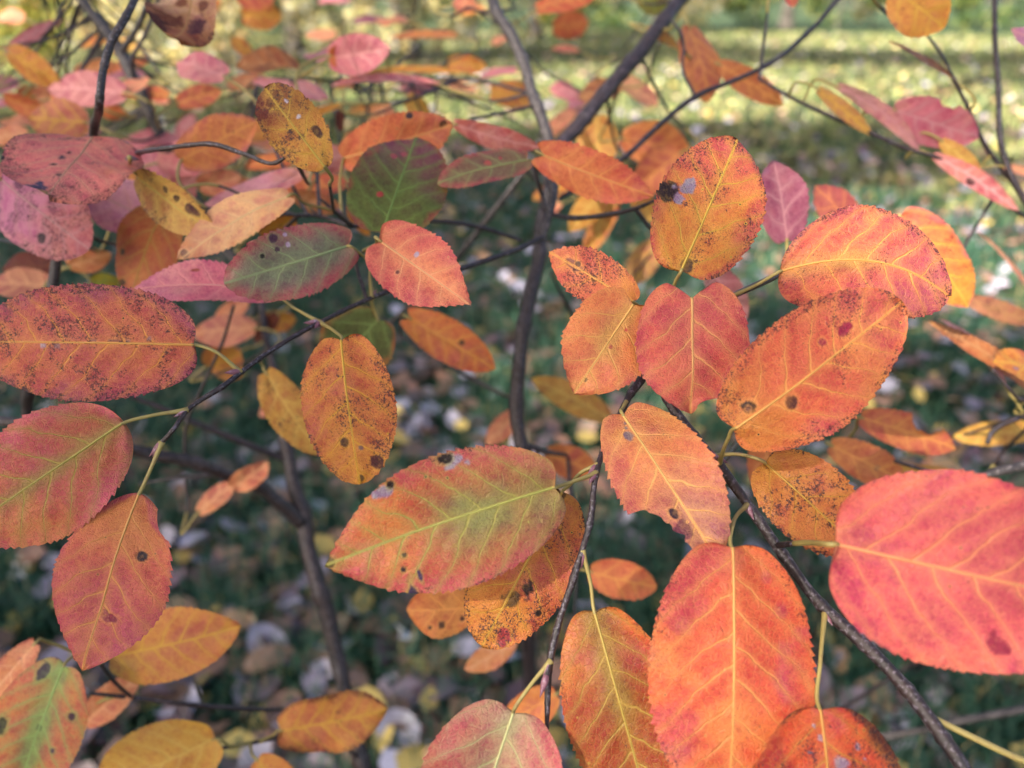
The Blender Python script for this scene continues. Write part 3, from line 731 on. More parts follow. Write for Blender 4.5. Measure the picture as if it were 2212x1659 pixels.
# ---- main shrub: leaves along the long twig
LF(main, (420, 745), (-70, 738), 124, .205, .0, 'orange', c=(206, 108, 82), edge=((168, 76, 104), .38), vein=(226, 160, 74), spk=1.45, burn=1.5, prof=(.86, .56, .46), cord=.02, fold=-.05, bend=.06,
   marks=[((113, 747), 6, (186, 172, 178)), ((143, 749), 6, (150, 120, 128)), ((220, 739), 6, (112, 84, 96), 1.2), ((262, 739), 8, (112, 84, 96), 1.6), ((292, 739), 5, (128, 110, 120)), ((333, 734), 5, (150, 120, 128)), ((60, 850), 14, (70, 50, 76))],
   pet=[(460, 757, .206), (517, 800, .209)], label='speckled horizontal pink orange leaf')
LF(main, (266, 914), (-95, 1160), 134, .192, -.004, 'pink', c=(196, 84, 80), mid=((160, 126, 70), .16, .0, .7), bas=(188, 104, 62), edge=((222, 112, 120), .35), vein=(176, 158, 72), spk=.16, burn=.2, prof=(.88, .75, .60), cord=.0, fold=-.16, bend=.04,
   pet=[(325, 898, .195), (398, 884, .2)], label='rose leaf with olive midrib and a sheen on its lower half')
LF(main, (301, 1066), (181, 1447), 128, .193, -.004, 'pink', c=(212, 110, 82), bas=(202, 132, 62), tip=(190, 74, 104), vein=(218, 158, 84), edge=((190, 80, 96), .15), spk=.25, burn=.4, prof=(.98, .92, .62), cord=.0, fold=-.05, half=(1, .9),
   notch=[(-1, .06, .2, .22)], marks=[((312, 1204), 12, (58, 44, 52)), ((245, 1335), 13, (150, 38, 70), .7), ((232, 1322), 7, (150, 38, 70))], pet=[(318, 1030, .194), (346, 975, .195)], label='hanging leaf shading from ochre to magenta with one round dark spot')
LF(main, (738, 735), (778, 1046), 100, .212, .0, 'ochre', c=(214, 130, 64), vein=(222, 172, 56), tip=(206, 138, 62), spk=1.15, burn=.9, prof=(.90, .56, .46), cord=.05, fold=-.04,
   marks=[((748, 954), 10, (76, 44, 46)), ((782, 966), 7, (130, 108, 104)), ((780, 1032), 8, (66, 54, 62)), ((815, 998), 15, (104, 56, 56))], pet=[(722, 715, .222), (700, 690, .232)], label='freckled orange yellow leaf hanging under the long twig')
LF(main, (822, 521), (1016, 659), 79, .225, -.012, 'coral', c=(214, 96, 88), mid=((232, 146, 96), .45, .0, .9), vein=(240, 176, 120), spk=.3, burn=.35, prof=(.80, 1.05, .42), cord=.06, fold=.10,
   marks=[((908, 556), 6, (186, 178, 190)), ((868, 595), 6, (120, 60, 66))], pet=[(812, 528, .24), (770, 560, .25), (790, 650, .247)], label='crisp coral leaf with pale yellow veins')
LF(main, (826, 504), (900, 298), 102, .245, .022, 'green', c=(112, 122, 46), tip=(150, 70, 92), edge=((172, 92, 66), .16), vein=(132, 158, 70), prof=(.82, .5, .46), cord=.03, fold=-.05,
   marks=[((820, 425), 7, (198, 84, 66)), ((850, 345), 8, (188, 84, 92)), ((872, 342), 7, (190, 80, 96))], pet=[(824, 524, .245), (800, 580, .25), (800, 640, .248)], label='green leaf with purple red end')
LF(main, (1138, 346), (945, 396), 42, .265, -.01, 'green', c=(150, 112, 84), edge=((196, 92, 92), .4), vein=(166, 170, 104), roll=.5, prof=(.86, .66, .46), marks=[((1052, 358), 8, (206, 92, 84)), ((1082, 345), 5, (204, 92, 88))], pet=[(1150, 350, .29), (1168, 400, .325)], label='olive pink leaf beside the green one')
LF(main, (752, 531), (484, 612), 72, .236, -.012, 'green', c=(150, 122, 108), edge=((198, 82, 96), .6), mid=((122, 126, 100), .5, .1, .8), vein=(150, 166, 116), spk=.2, burn=.3, roll=-.3, prof=(.88, .6, .48), cord=.08, marks=[((590, 520), 9, (96, 66, 84)), ((596, 542), 6, (90, 66, 76)), ((620, 530), 5, (190, 180, 190)), ((615, 512), 4, (190, 180, 190)), ((565, 556), 5, BLK)],
   pet=[(775, 545, .24), (840, 618, .254)], label='purple rimmed leaf with grey green centre')
LF(main, (585, 638), (284, 628), 46, .248, -.006, 'rose', c=(222, 118, 130), roll=.7, fold=.25, curv=8, tip=(220, 140, 150), vein=(236, 160, 150), prof=(.9, .62, .5), marks=[((420, 597), 7, (170, 90, 60), 1.6)], pet=[(640, 668, .235), (692, 698, .232)], label='bright pink leaf folded under the purple rimmed one')
LF(main, (622, 424), (384, 562), 54, .262, -.008, 'peach', c=(246, 200, 132), tip=(206, 150, 116), vein=(238, 200, 140), spk=.35, burn=.4, roll=.4, fold=.1, marks=[((400, 552), 10, (120, 76, 84))], pet=[(660, 440, .275), (715, 462, .286)], label='pale yellow peach leaf')
LF(main, (298, 382), (468, 502), 44, .262, -.004, 'yellow', c=(208, 168, 84), spk=.95, burn=.9, roll=.5, fold=.3, twist=.5, marks=[((395, 430), 10, (76, 36, 40)), ((372, 412), 8, (76, 36, 40)), ((425, 455), 14, (100, 48, 56), 1.3)], pet=[(290, 372, .262), (280, 340, .25)], label='yellow leaf with umber blotches')
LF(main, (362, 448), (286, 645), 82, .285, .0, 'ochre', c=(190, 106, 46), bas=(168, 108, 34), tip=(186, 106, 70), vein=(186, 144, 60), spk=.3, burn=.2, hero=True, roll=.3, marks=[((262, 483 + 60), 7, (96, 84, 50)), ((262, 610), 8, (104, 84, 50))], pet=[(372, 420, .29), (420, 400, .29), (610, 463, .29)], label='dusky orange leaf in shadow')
LF(main, (702, 361), (572, 190), 63, .222, .0, 'yellow', c=(212, 156, 58), tip=(142, 78, 36), spk=1.25, burn=1.4, vein=(206, 170, 62), prof=(.96, .5, .62), fold=.06, marks=[((688, 288), 11, (84, 44, 26), 1.3), ((572, 235), 22, (128, 66, 32)), ((595, 215), 16, (124, 62, 32)), ((620, 222), 7, (212, 206, 206), 1.5), ((648, 258), 6, (212, 206, 206))], pet=[(712, 400, .25), (722, 450, .285)], label='golden leaf scorched brown at one end')
LF(main, (745, 340), (978, 268), 52, .285, -.004, 'orange', c=(226, 130, 78), vein=(234, 166, 96), spk=.35, burn=.5, roll=.6, fold=.1, prof=(.92, .74, .5), marks=[((890, 254), 7, (70, 66, 80)), ((958, 268), 8, DARK)], pet=[(735, 380, .29), (735, 455, .292)], label='orange leaf with one slate dot behind the green leaf', hero=True)
LF(main, (1176, 336), (1412, 424), 45, .262, -.006, 'orange', c=(222, 112, 78), vein=(236, 164, 92), spk=.25, burn=.35, cord=.10, roll=.5, prof=(.84, .90, .45), pet=[(1184, 345, .30), (1192, 365, .345)], label='slender orange leaf crossing the stem fork')
LF(main, (816, 692), (716, 806), 80, .29, -.01, 'green', c=(112, 122, 56), edge=((206, 128, 62), .2), vein=(150, 176, 92), hero=False, cord=.12, pet=[(812, 680, .29), (800, 650, .25)])
LF(main, (886, 688), (1070, 797), 46, .315, -.006, 'orange', c=(222, 128, 62), vein=(230, 168, 70), hero=False, cord=.10, marks=[((1000, 742), 6, BLK)], pet=[(876, 682, .33), (862, 722, .44)])
LF(main, (985, 268), (1170, 318), 18, .30, -.004, 'rose', c=(222, 124, 96), hero=False, roll=1.2, pet=[(960, 272, .33), (1160, 230, .37)])
LF(main, (575, 806), (694, 984), 46, .30, .0, 'yellow', c=(206, 160, 66), hero=False, spk=.8, burn=.6, fold=.2, pet=[(570, 795, .31), (560, 778, .216)])
LF(main, (1312, 902), (1148, 818), 32, .37, .0, 'yellow', c=(204, 158, 60), tip=(214, 170, 64), hero=False, roll=.4, pet=[(1290, 850, .41), (1270, 760, .43)])
LF(main, (1276, 1235), (1420, 1268), 42, .31, .0, 'orange', c=(222, 130, 78), hero=False, pet=[(1250, 1225, .33), (1225, 985, .36)])
LF(main, (1020, 1312), (878, 1318), 60, .27, .0, 'orange', c=(204, 142, 70), hero=False, tip=(214, 130, 64), marks=[((955, 1345), 8, (96, 66, 40)), ((1000, 1335), 6, (80, 56, 40)), ((930, 1352), 6, (96, 66, 40))], pet=[(1060, 1290, .29), (1150, 1150, .35), (1140, 980, .346)])
LF(main, (1110, 1385), (1004, 1448), 28, .33, .0, 'peach', c=(226, 160, 104), hero=False, pet=[(1130, 1350, .34), (1150, 1000, .346)])
LF(main, (1200, 1500), (1090, 1560), 42, .31, .0, 'orange', c=(214, 138, 66), hero=False, pet=[(1215, 1480, .32), (1240, 1100, .36), (1225, 985, .36)])
LF(main, (1120, 890), (1050, 960), 24, .38, .0, 'peach', c=(222, 150, 104), hero=False, pet=[(1122, 880, .36), (1120, 870, .345)])
LF(main, (1180, 980), (1290, 1020), 36, .36, .0, 'orange', c=(206, 128, 68), hero=False, pet=[(1170, 978, .36), (1160, 970, .35)])
# leaves far behind the fork
for (b, t, wd, d, dd, kd, cc) in [
    ((1320, 395), (1228, 500), 30, .42, 0, 'yellow', (206, 150, 48)), ((1300, 395), (1290, 520), 26, .43, 0, 'yellow', (214, 160, 50)), ((1360, 400), (1410, 480), 24, .44, 0, 'yellow', None),
    ((1290, 250), (1292, 375), 44, .45, .0, 'yellow', (206, 152, 62)), ((1345, 300), (1490, 330), 46, .43, 0, 'orange', (206, 128, 64)), ((1470, 330), (1355, 420), 40, .42, 0, 'orange', (206, 124, 78)),
    ((1340, 185), (1250, 215), 28, .46, 0, 'dry', None), ((1330, 175), (1420, 230), 26, .48, 0, 'peach', (206, 160, 110)), ((1160, 20), (1290, -10), 26, .44, 0, 'orange', None),
    ((1060, 200), (1165, 205), 24, .48, 0, 'ochre', (206, 146, 78)), ((968, 135), (1052, 145), 18, .52, 0, 'ochre', None), ((1490, 60), (1530, 220), 46, .37, 0, 'orange', (206, 134, 80)),
    ((1555, 140), (1692, 226), 24, .37, 0, 'orange', (202, 124, 72)), ((1330, 440), (1260, 560), 22, .47, 0, 'ochre', None), ((1210, 440), (1160, 480), 16, .46, 0, 'peach', None),
    ((1420, 520), (1360, 620), 30, .45, 0, 'ochre', (180, 140, 84)), ((1535, 580), (1612, 690), 32, .30, 0, 'mauve', (150, 112, 100)), ((1400, 60), (1470, 110), 14, .40, 0, 'ochre', (206, 150, 60)),
    ((980, 8), (1030, 12), 20, .44, 0, 'pink', None), ((1240, 240), (1180, 300), 18, .5, 0, 'peach', None), ((1100, 80), (1060, 95), 12, .55, 0, 'peach', None),
    ((1250, 110), (1190, 105), 9, .6, 0, 'pink', None), ((1380, -10), (1440, 20), 20, .42, 0, 'green', (150, 150, 60)), ((1225, 400), (1150, 430), 20, .5, 0, 'ochre', None)]:
    LF(main, b, t, wd, d, dd, kd, c=cc, hero=False, roll=random.uniform(-.5, .9), fold=random.uniform(-.1, .3), twist=random.uniform(-.4, .6))
for (b, t, wd, d, kd, cc) in [
    ((945, 184), (716, 186), 13, .36, 'rose', (222, 136, 118)), ((1000, 158), (780, 160), 10, .45, 'ochre', None), ((986, 76), (842, 82), 11, .52, 'orange', (180, 104, 80)), ((832, 42), (760, 46), 10, .55, 'mauve', None),
    ((735, 226), (622, 275), 11, .38, 'ochre', (226, 150, 62)), ((786, 112), (656, 122), 38, .43, 'mauve', (206, 134, 138)), ((640, 150), (510, 145), 38, .40, 'dry', (170, 106, 40)), ((700, 215), (546, 178), 34, .38, 'rose', (228, 150, 132)),
    ((740, 232), (738, 285), 12, .40, 'umber', (92, 36, 30)), ((830, 225), (815, 300), 30, .42, 'peach', (214, 150, 90)), ((880, 210), (930, 260), 22, .5, 'yellow', None), ((700, 300), (650, 250), 16, .42, 'rose', None),
    ((630, 420), (740, 450), 20, .33, 'peach', (228, 158, 92)), ((760, 410), (800, 510), 22, .34, 'ochre', (222, 148, 66)), ((700, 365), (745, 320), 22, .33, 'rose', (232, 160, 130)), ((560, 500), (640, 470), 20, .34, 'ochre', (222, 146, 60))]:
    LF(main, b, t, wd, d, 0, kd, c=cc, hero=False, roll=random.uniform(.2, 1.4), fold=random.uniform(-.1, .35), twist=random.uniform(-.5, .6))

rq = random.Random(5)
for q in range(30):                        # the dense leafy mass behind the pink cluster
    bx, by, dq = rq.uniform(-20, 800), rq.uniform(120, 480), rq.uniform(.33, .48)
    an = rq.uniform(-.6, .6) + (math.pi if rq.random() < .5 else 0)
    ln = rq.uniform(95, 150) * .36 / dq
    LF(main if bx > 420 else back, (bx, by), (bx + ln * math.cos(an), by + ln * math.sin(an) * .6), ln * rq.uniform(.16, .32), dq, rq.uniform(-.012, .012),
       rq.choice(['rose', 'peach', 'rose', 'orange', 'peach', 'ochre']), hero=False, roll=rq.uniform(.2, 1.0), fold=rq.uniform(-.1, .3), twist=rq.uniform(-.4, .5))
for (bx, by, dq, pz) in [(1830, -500, .46, 0), (1700, -300, .43, 0), (1900, -640, .5, 0), (1620, -160, .42, 0), (950, -480, .46, 0), (980, -260, .43, 0), (890, -640, .49, 0), (2050, -280, .41, 0), (1960, -190, .39, 0)]:
    an = rq.uniform(-2.6, -.5)             # leaves higher up on the same branches
    LF(main, (bx + 20 * math.cos(an), by + 20 * math.sin(an)), (bx + 150 * math.cos(an), by + 150 * math.sin(an)), rq.uniform(24, 44), dq, 0, rq.choice(['rose', 'orange', 'ochre', 'pink']), hero=False, roll=rq.uniform(-.3, .6))
for q in range(34):                        # more leaves deep inside the shrub
    bx, by, dq = rq.uniform(-20, 1330), rq.uniform(-10, 330), rq.uniform(.42, .66)
    an = rq.uniform(-.5, .5) + (math.pi if rq.random() < .5 else 0)
    ln = rq.uniform(45, 62) * .62 / dq * 1.3
    LF(main if bx > 560 else back, (bx, by), (bx + ln * math.cos(an), by + ln * math.sin(an) * .6), ln * rq.uniform(.14, .34), dq, rq.uniform(-.012, .012),
       rq.choice(['rose', 'peach', 'ochre', 'orange', 'mauve', 'yellow']), hero=False, roll=rq.uniform(.2, 1.3), fold=rq.uniform(-.1, .3), twist=rq.uniform(-.4, .5))

# ---- left background shrub
LF(back, (200, 300), (105, 425), 147, .262, -.030, 'pink', c=(238, 146, 124), s=(128, 18), edge=((222, 138, 112), .2), vein=(220, 162, 126), spk=1.1, burn=1.5, prof=(.80, .42, .40), cord=.05, fold=.02, bend=.02,
   marks=[((134, 349), 9, (86, 70, 84), 1.4), ((118, 364), 6, BLK), ((128, 387), 7, (74, 60, 70)), ((268, 337), 7, (96, 84, 104), 1.3), ((150, 335), 6, BLK, 1.3), ((150, 298), 10, (200, 134, 90), 1.5), ((85, 415), 20, (92, 88, 110), 1.6), ((276, 306), 8, (110, 80, 96)), ((20, 355), 9, BLK)], pet=[(203, 298, .264), (205, 290, .270)], label='rounded pink leaf with dark toothed margin on top of the cluster')
LF(back, (0, 386), (195, 540), 88, .275, -.006, 'mauve', c=(216, 142, 162), tip=(206, 132, 116), spk=1.9, burn=1.2, prof=(.92, .62, .5), fold=-.08, marks=[((95, 515), 11, (70, 46, 56)), ((45, 395), 14, (150, 84, 112))], pet=[(20, 400, .29), (150, 450, .29)], label='mottled mauve leaf under the rounded pink leaf')
LF(main, (335, 480), (190, 412), 60, .30, -.004, 'rose', c=(244, 184, 182), spk=.25, hero=True, roll=.4, pet=[(345, 495, .305), (430, 500, .305), (610, 463, .29)], label='pale rose leaf half hidden by the cluster')
LF(back, (665, 372), (440, 446), 32, .31, -.01, 'rose', c=(248, 176, 174), hero=False, curv=-14, roll=.8, tip=(234, 160, 160), bas=(220, 150, 90), pet=[(668, 390, .30), (632, 330, .233)])
LF(main, (392, 346), (554, 262), 48, .30, -.004, 'orange', c=(222, 144, 84), hero=False, edge=((196, 110, 110), .2), roll=.4, pet=[(384, 384, .30), (425, 435, .30), (610, 463, .29)])
LF(back, (432, -80), (404, 122), 70, .285, -.01, 'dry', c=(240, 212, 158), tip=(170, 104, 66), spk=.8, burn=.9, curl=.55, twist=.7, fold=.3, wave=.42, prof=(1.15, .42, .5), marks=[((380, 70), 22, (128, 66, 36)), ((430, 80), 20, (112, 66, 66)), ((400, 20), 12, (150, 96, 56)), ((445, 30), 14, (140, 86, 56)), ((370, 100), 18, (96, 44, 26))], hero=True, pet=[(425, -80, .3), (345, -15, .46)], label='withered tan leaf with curled brown lower end')
for (b, t, wd, d, kd, cc) in [
    ((12, 112), (135, 42), 13, .42, 'mauve', (196, 112, 112)), ((18, 112), (132, 178), 30, .38, 'ochre', (206, 142, 60)), ((268, 200), (104, 190), 40, .38, 'rose', (206, 132, 122)), ((186, 265), (62, 255), 46, .36, 'ochre', (196, 130, 84)),
    ((330, 215), (370, 216), 11, .6, 'pink', None), ((40, 215), (-30, 235), 22, .42, 'rose', None), ((60, 290), (-20, 300), 24, .40, 'peach', None), ((40, 180), (-30, 190), 18, .45, 'mauve', None),
    ((110, 620), (-20, 610), 36, .34, 'peach', (206, 142, 100)), ((120, 575), (5, 580), 32, .36, 'umber', (122, 40, 24)), ((150, 575), (240, 545), 22, .33, 'peach', (222, 152, 90)), ((200, 610), (260, 600), 16, .36, 'green', (186, 174, 50)),
    ((550, 710), (415, 720), 36, .40, 'peach', (214, 146, 112)), ((450, 790), (520, 760), 36, .42, 'ochre', (206, 146, 84)), ((600, 680), (550, 740), 18, .42, 'umber', (120, 56, 30)), ((560, 690), (640, 690), 22, .44, 'ochre', (206, 150, 84)),
    ((470, 690), (540, 650), 20, .42, 'peach', None), ((520, 760), (470, 800), 20, .44, 'peach', None), ((330, 470), (420, 380), 30, .33, 'rose', (228, 150, 130)), ((250, 470), (300, 400), 26, .33, 'orange', None),
    ((430, 1106), (510, 1040), 22, .36, 'peach', (228, 158, 106)), ((500, 1050), (580, 998), 24, .36, 'peach', (232, 160, 104)), ((430, 400), (520, 380), 22, .36, 'peach', None), ((540, 120), (500, 80), 16, .5, 'ochre', None),
    ((420, 250), (380, 300), 16, .5, 'rose', None), ((620, 860), (560, 900), 20, .46, 'peach', None), ((300, 690), (380, 660), 16, .45, 'rose', None)]:
    LF(back, b, t, wd, d, 0, kd, c=cc, hero=False, roll=random.uniform(-.2, 1.0), fold=random.uniform(-.1, .3), twist=random.uniform(-.4, .5))
LF(back, (236, 1420), (522, 1352), 76, .28, .0, 'ochre', c=(212, 144, 72), bas=(186, 160, 84), spk=.2, hero=False, pet=[(225, 1428, .285), (217, 1432, .29)])
LF(back, (138, 1438), (36, 1720), 98, .262, .0, 'orange', c=(214, 118, 84), mid=((150, 168, 92), .3, .0, .8), spk=.4, vein=(160, 186, 104), hero=True, cord=.05, marks=[((98, 1448), 15, (86, 74, 82), 1.3), ((92, 1567), 7, (52, 32, 44)), ((163, 1542), 10, (92, 62, 72)), ((15, 1560), 14, (66, 46, 50), 1.3), ((126, 1612), 7, (96, 84, 90))], pet=[(148, 1425, .265), (215, 1432, .29)], label='green ribbed leaf with round dark holes')
LF(back, (76, 1390), (-60, 1560), 36, .27, .0, 'peach', c=(222, 148, 104), spk=.6, burn=.7, hero=False, pet=[(100, 1386, .28), (140, 1400, .285), (215, 1430, .29)])
LF(back, (464, 1596), (206, 1705), 88, .30, .0, 'yellow', c=(214, 166, 62), tip=(214, 172, 74), hero=False, spk=.3, pet=[(500, 1612, .31), (545, 1604, .32)])
LF(back, (606, 1578), (838, 1530), 64, .31, .0, 'ochre', c=(210, 142, 72), spk=.9, burn=.8, edge=((140, 84, 62), .16), hero=False, wave=.2, pet=[(590, 1588, .32), (560, 1600, .323)])
LF(back, (556, 1642), (640, 1720), 46, .30, .0, 'ochre', c=(214, 148, 66), hero=False, pet=[(545, 1630, .31), (540, 1605, .32)])
LF(back, (185, 1560), (305, 1455), 34, .31, .0, 'peach', c=(222, 150, 96), hero=False, fold=.3, spk=.5, pet=[(190, 1540, .31), (240, 1502, .306)])

# ---- sparse shrub on the right
for (b, t, wd, d, kd, cc, kw) in [
    ((1935, -20), (2040, 60), 50, .30, 'ochre', (214, 152, 62), {}), ((2062, 174), (1920, 90), 14, .33, 'dry', (160, 108, 62), dict(curv=-6)), ((1930, 236), (2114, 296), 40, .33, 'mauve', (206, 116, 122), dict(notch=[(-1, .4, .6, .3)])),
    ((1810, 188), (1986, 326), 14, .33, 'mauve', (176, 130, 116), dict(curv=-12, bas=(130, 124, 60))), ((1768, 194), (1884, 292), 15, .33, 'ochre', (196, 150, 84), {}), ((2020, 338), (2200, 455), 22, .33, 'rose', (214, 134, 104), dict(marks=[((2090, 395), 9, (90, 44, 34))])),
    ((2035, 305), (2118, 372), 15, .33, 'yellow', (214, 170, 84), {}), ((2250, 860), (1988, 700), 20, .30, 'dry', (186, 120, 60), dict(curv=14, curl=.2)), ((2170, 830), (2030, 690), 14, .30, 'rose', (196, 140, 116), dict(curv=12)),
    ((2240, 800), (2146, 780), 36, .285, 'ochre', (206, 140, 50), dict(marks=[((2185, 800), 6, (150, 140, 140))])), ((2085, 645), (2240, 700), 20, .34, 'dry', (190, 134, 92), {}), ((2240, 930), (2055, 945), 26, .37, 'yellow', (206, 162, 60), {}),
    ((2060, 1022), (1890, 1020), 13, .36, 'ochre', (200, 150, 50), {}), ((2000, 990), (2080, 1040), 24, .40, 'peach', (186, 180, 150), {}), ((2262, 112), (2184, 62), 20, .29, 'mauve', (170, 124, 150), dict(pet=[(2272, 150, .30), (2262, 520, .345)])), ((1700, -30), (1715, 15), 16, .34, 'coral', None, {}),
    ((2170, 360), (2240, 380), 10, .34, 'peach', None, {}), ((2230, 640), (2110, 500), 9, .36, 'peach', None, {})]:
    LF(side, b, t, wd, d, 0, kd, c=cc, hero=False, roll=random.uniform(-.2, .9), **kw)
LF(side, (1860, 902), (2066, 968), 40, .31, 0, 'orange', c=(206, 108, 78), hero=False, notch=[(-1, .45, .78, .85)], fold=.15, pet=[(1850, 925, .32), (1800, 985, .36), (2092, 1044, .28)])
LF(side, (1795, 962), (1962, 1046), 40, .30, 0, 'orange', c=(214, 136, 74), hero=False, marks=[((1890, 1010), 5, (130, 110, 100))], pet=[(1785, 955, .31), (2080, 1046, .28)])
LF(front, (1650, 935), (1662, 1096), 44, .30, 0, 'orange', c=(204, 118, 56), hero=False, notch=[(1, .75, 1.0, .5)], pet=[(1640, 920, .28), (1556, 1000, .199)])
LF(front, (1700, 520), (1672, 345), 56, .27, 0, 'mauve', c=(158, 80, 102), blot=((132, 108, 134), .1), hero=False, pet=[(1700, 560, .25), (1690, 590, .226), (1640, 615, .218), (1577, 642, .212)])
LF(front, (1850, 500), (1760, 402), 40, .31, 0, 'coral', c=(200, 104, 96), hero=False, pet=[(1860, 540, .30), (1750, 580, .25), (1690, 590, .226), (1577, 642, .212)])
LF(front, (1944, 466), (2090, 664), 62, .275, 0, 'ochre', c=(206, 118, 62), bas=(212, 78, 72), tip=(204, 140, 44), hero=False, fold=.15, edge=((190, 90, 110), .2), pet=[(1930, 480, .28), (1800, 560, .25), (1690, 590, .226), (1577, 642, .212)])
# the pale leaf stalk low on the right twig
V, Q, T = tube_np(catmull([PT(2010, 1548, .166), PT(2100, 1592, .163), PT(2230, 1650, .160), PT(2420, 1690, .158)], 8), 15 * .163 / F / 2, 8)
link('petiole', mesh_np('petiole', V - np.array(front.location), Q, T), M_PET, front)
LF(front, (2410, 1690), (2700, 1800), 90, .158, 0, 'orange', hero=False, pet=[(2405, 1689, .158), (2400, 1688, .158)])

# ------------------------------------------------------------------ petioles and joining twiglets
AXILS = []
for lf in LEAVES:
    par = lf['parent']; rl = np.array(par.location)
    base = lf['pb']
    if lf['pet']:
        pts = [PT(*q) for q in lf['pet']]
        allp = np.vstack([p for p, _ in TWIGS[par.name]])
        dk = np.linalg.norm(allp - pts[-1], axis=1)
        if dk.min() < 0.035: pts[-1] = allp[np.argmin(dk)]
    else:
        e1 = base - lf['an'] * 0.012 - np.array([0, 0, 0.004])
        allp = np.vstack([p for p, _ in TWIGS[par.name]])
        k = np.argmin(np.linalg.norm(allp - e1, axis=1))
        pts = [e1, (e1 * 0.5 + allp[k] * 0.5) + np.array([0, 0.003, -0.004]), allp[k]]
    ln = 0; cut = len(pts); path = catmull([lf['first'], base] + pts, 7)
    sl = np.concatenate([[0], np.cumsum(np.linalg.norm(np.diff(path, axis=0), axis=1))])
    kmax = np.searchsorted(sl, 0.026)
    r = lf['pr']
    if kmax >= len(path) - 3:
        rr = r * (0.92 + 0.9 * np.linspace(0, 1, len(path)) ** 10)
        if lf['hero']: AXILS.append((par, path[-1], path[-1] - path[-4]))
        V, Q, T = tube_np(path, rr, 7)
        link('petiole', mesh_np('petiole', V - lf['ctr'], Q, T), M_PET, lf['o'])
    else:                                  # stalk first, then a thin woody twig to the nearest branch
        pa, pb2 = path[:kmax + 1], path[kmax:]
        V, Q, T = tube_np(pa, r * np.linspace(0.9, 1.2, len(pa)), 7)
        link('petiole', mesh_np('petiole', V - lf['ctr'], Q, T), M_PET, lf['o'])
        V, Q, T = tube_np(pb2, r * np.linspace(1.1, 1.5, len(pb2)), 7)
        link('twig', mesh_np('twig', V - rl, Q, T), M_BARK, par)

for q, (par, p, dr) in enumerate(AXILS):   # a bud in the axil of each near leaf stalk
    best = min(TWIGS[par.name], key=lambda tw: np.linalg.norm(tw[0] - p, axis=1).min())
    k = int(np.clip(np.argmin(np.linalg.norm(best[0] - p, axis=1)), 1, len(best[0]) - 2))
    td = best[0][k - 1] - best[0][k + 1]; td /= np.linalg.norm(td)
    out = -dr / (np.linalg.norm(dr) + 1e-9)
    if td @ out < 0: td = -td
    bd = td * 0.8 + out * 0.5; bd /= np.linalg.norm(bd)
    add_bud(par, p + out * best[1][k] * 0.6, bd, 0.0006 + 0.0001 * (q % 3), np.array(par.location), 6.0)

# ------------------------------------------------------------------ fallen leaves
def fallen_mesh(name, seed, L=0.055, W=0.019):
    g = np.random.default_rng(seed)
    nu, nv = 8, 4
    u = np.linspace(0, 1, nu); v = np.linspace(-1, 1, nv)
    U, Vv = np.meshgrid(u, v, indexing='ij')
    pf = leaf_profile(U, 0.9, 0.75)
    X = (U - 0.5) * L; Y = Vv * pf * W
    k1, k2, k3 = g.uniform(-0.3, 0.4), g.uniform(0.0, 0.4), g.uniform(-0.6, 0.6)
    Z = k1 * L * (U - 0.5) ** 2 * 1.8 + k2 * np.abs(Y) * 0.7 + k3 * X * Vv * 0.4 + g.uniform(-1, 1, U.shape) * 0.0012
    Z -= Z.min() - 0.001
    i = np.arange(nu - 1)[:, None] * nv; j = np.arange(nv - 1)[None]
    Q = np.stack([i + j, i + nv + j, i + nv + j + 1, i + j + 1], -1).reshape(-1, 4)
    return mesh_np(name, np.stack([X, Y, Z], -1).reshape(-1, 3), Q)

FK = [('pale lavender grey underside of a fallen leaf lying in the shaded grass', (0.36, 0.34, 0.42, 1), (0.24, 0.20, 0.25, 1), .19),
      ('brown withered fallen leaf lying in the shaded grass', (0.16, 0.085, 0.05, 1), (0.26, 0.14, 0.09, 1), .30),
      ('yellow fallen leaf lying in the shaded grass', (0.56, 0.40, 0.09, 1), (0.44, 0.30, 0.07, 1), .17),
      ('dusky plum fallen leaf lying in the shaded grass', (0.15, 0.075, 0.10, 1), (0.24, 0.13, 0.14, 1), .19),
      ('peach fallen leaf lying in the shaded grass', (0.55, 0.28, 0.16, 1), (0.42, 0.20, 0.10, 1), .13),
      ('near white fallen leaf lying in the shaded grass', (0.72, 0.72, 0.76, 1), (0.6, 0.58, 0.62, 1), .0)]
FM = []
for q, (lab, c1, c2, pr_) in enumerate(FK):
    m = make_fallen('fallen_leaf_%d' % q, c1, c2)
    ms = []
    for k in range(4):
        me = fallen_mesh('fallen_leaf', 100 + q * 10 + k, random.uniform(.045, .068), random.uniform(.016, .024))
        me.materials.append(m); ms.append(me)
    FM.append(ms)
spots = []
while len(spots) < 296:
    r = 0.62 + 2.3 * random.random() ** 1.1
    a = random.uniform(-R(40), R(40))
    px, py = r * math.sin(a), r * math.cos(a)
    if vnoise(np.array([px * 2.2 + 50]), np.array([py * 2.2]), 8)[0] > random.uniform(-1.1, .55):
        spots.append((px, py))
def drop(q, px, py, sc=None):
    me = random.choice(FM[q])
    o = bpy.data.objects.new('fallen_leaf', me); COL.objects.link(o)
    o.location = (px, py, random.uniform(.012, .045))
    o.rotation_euler = (random.gauss(0, .3), random.gauss(0, .3), random.uniform(0, 6.28))
    s_ = sc or random.uniform(.75, 1.25); o.scale = (s_, s_, s_)
    tag(o, FK[q][0], 'leaf', 'fallen leaves scattered in the grass')
    return o
wts = [f[3] for f in FK]
for (px, py) in spots:
    drop(random.choices(range(6), wts)[0], px, py)
def on_ground(x, y):
    v = FWD + RIGHT * (x - 1106) / F - UP * (y - 829.5) / F
    k = (0.03 - CAM_H) / v[2]
    return CAM + v * k
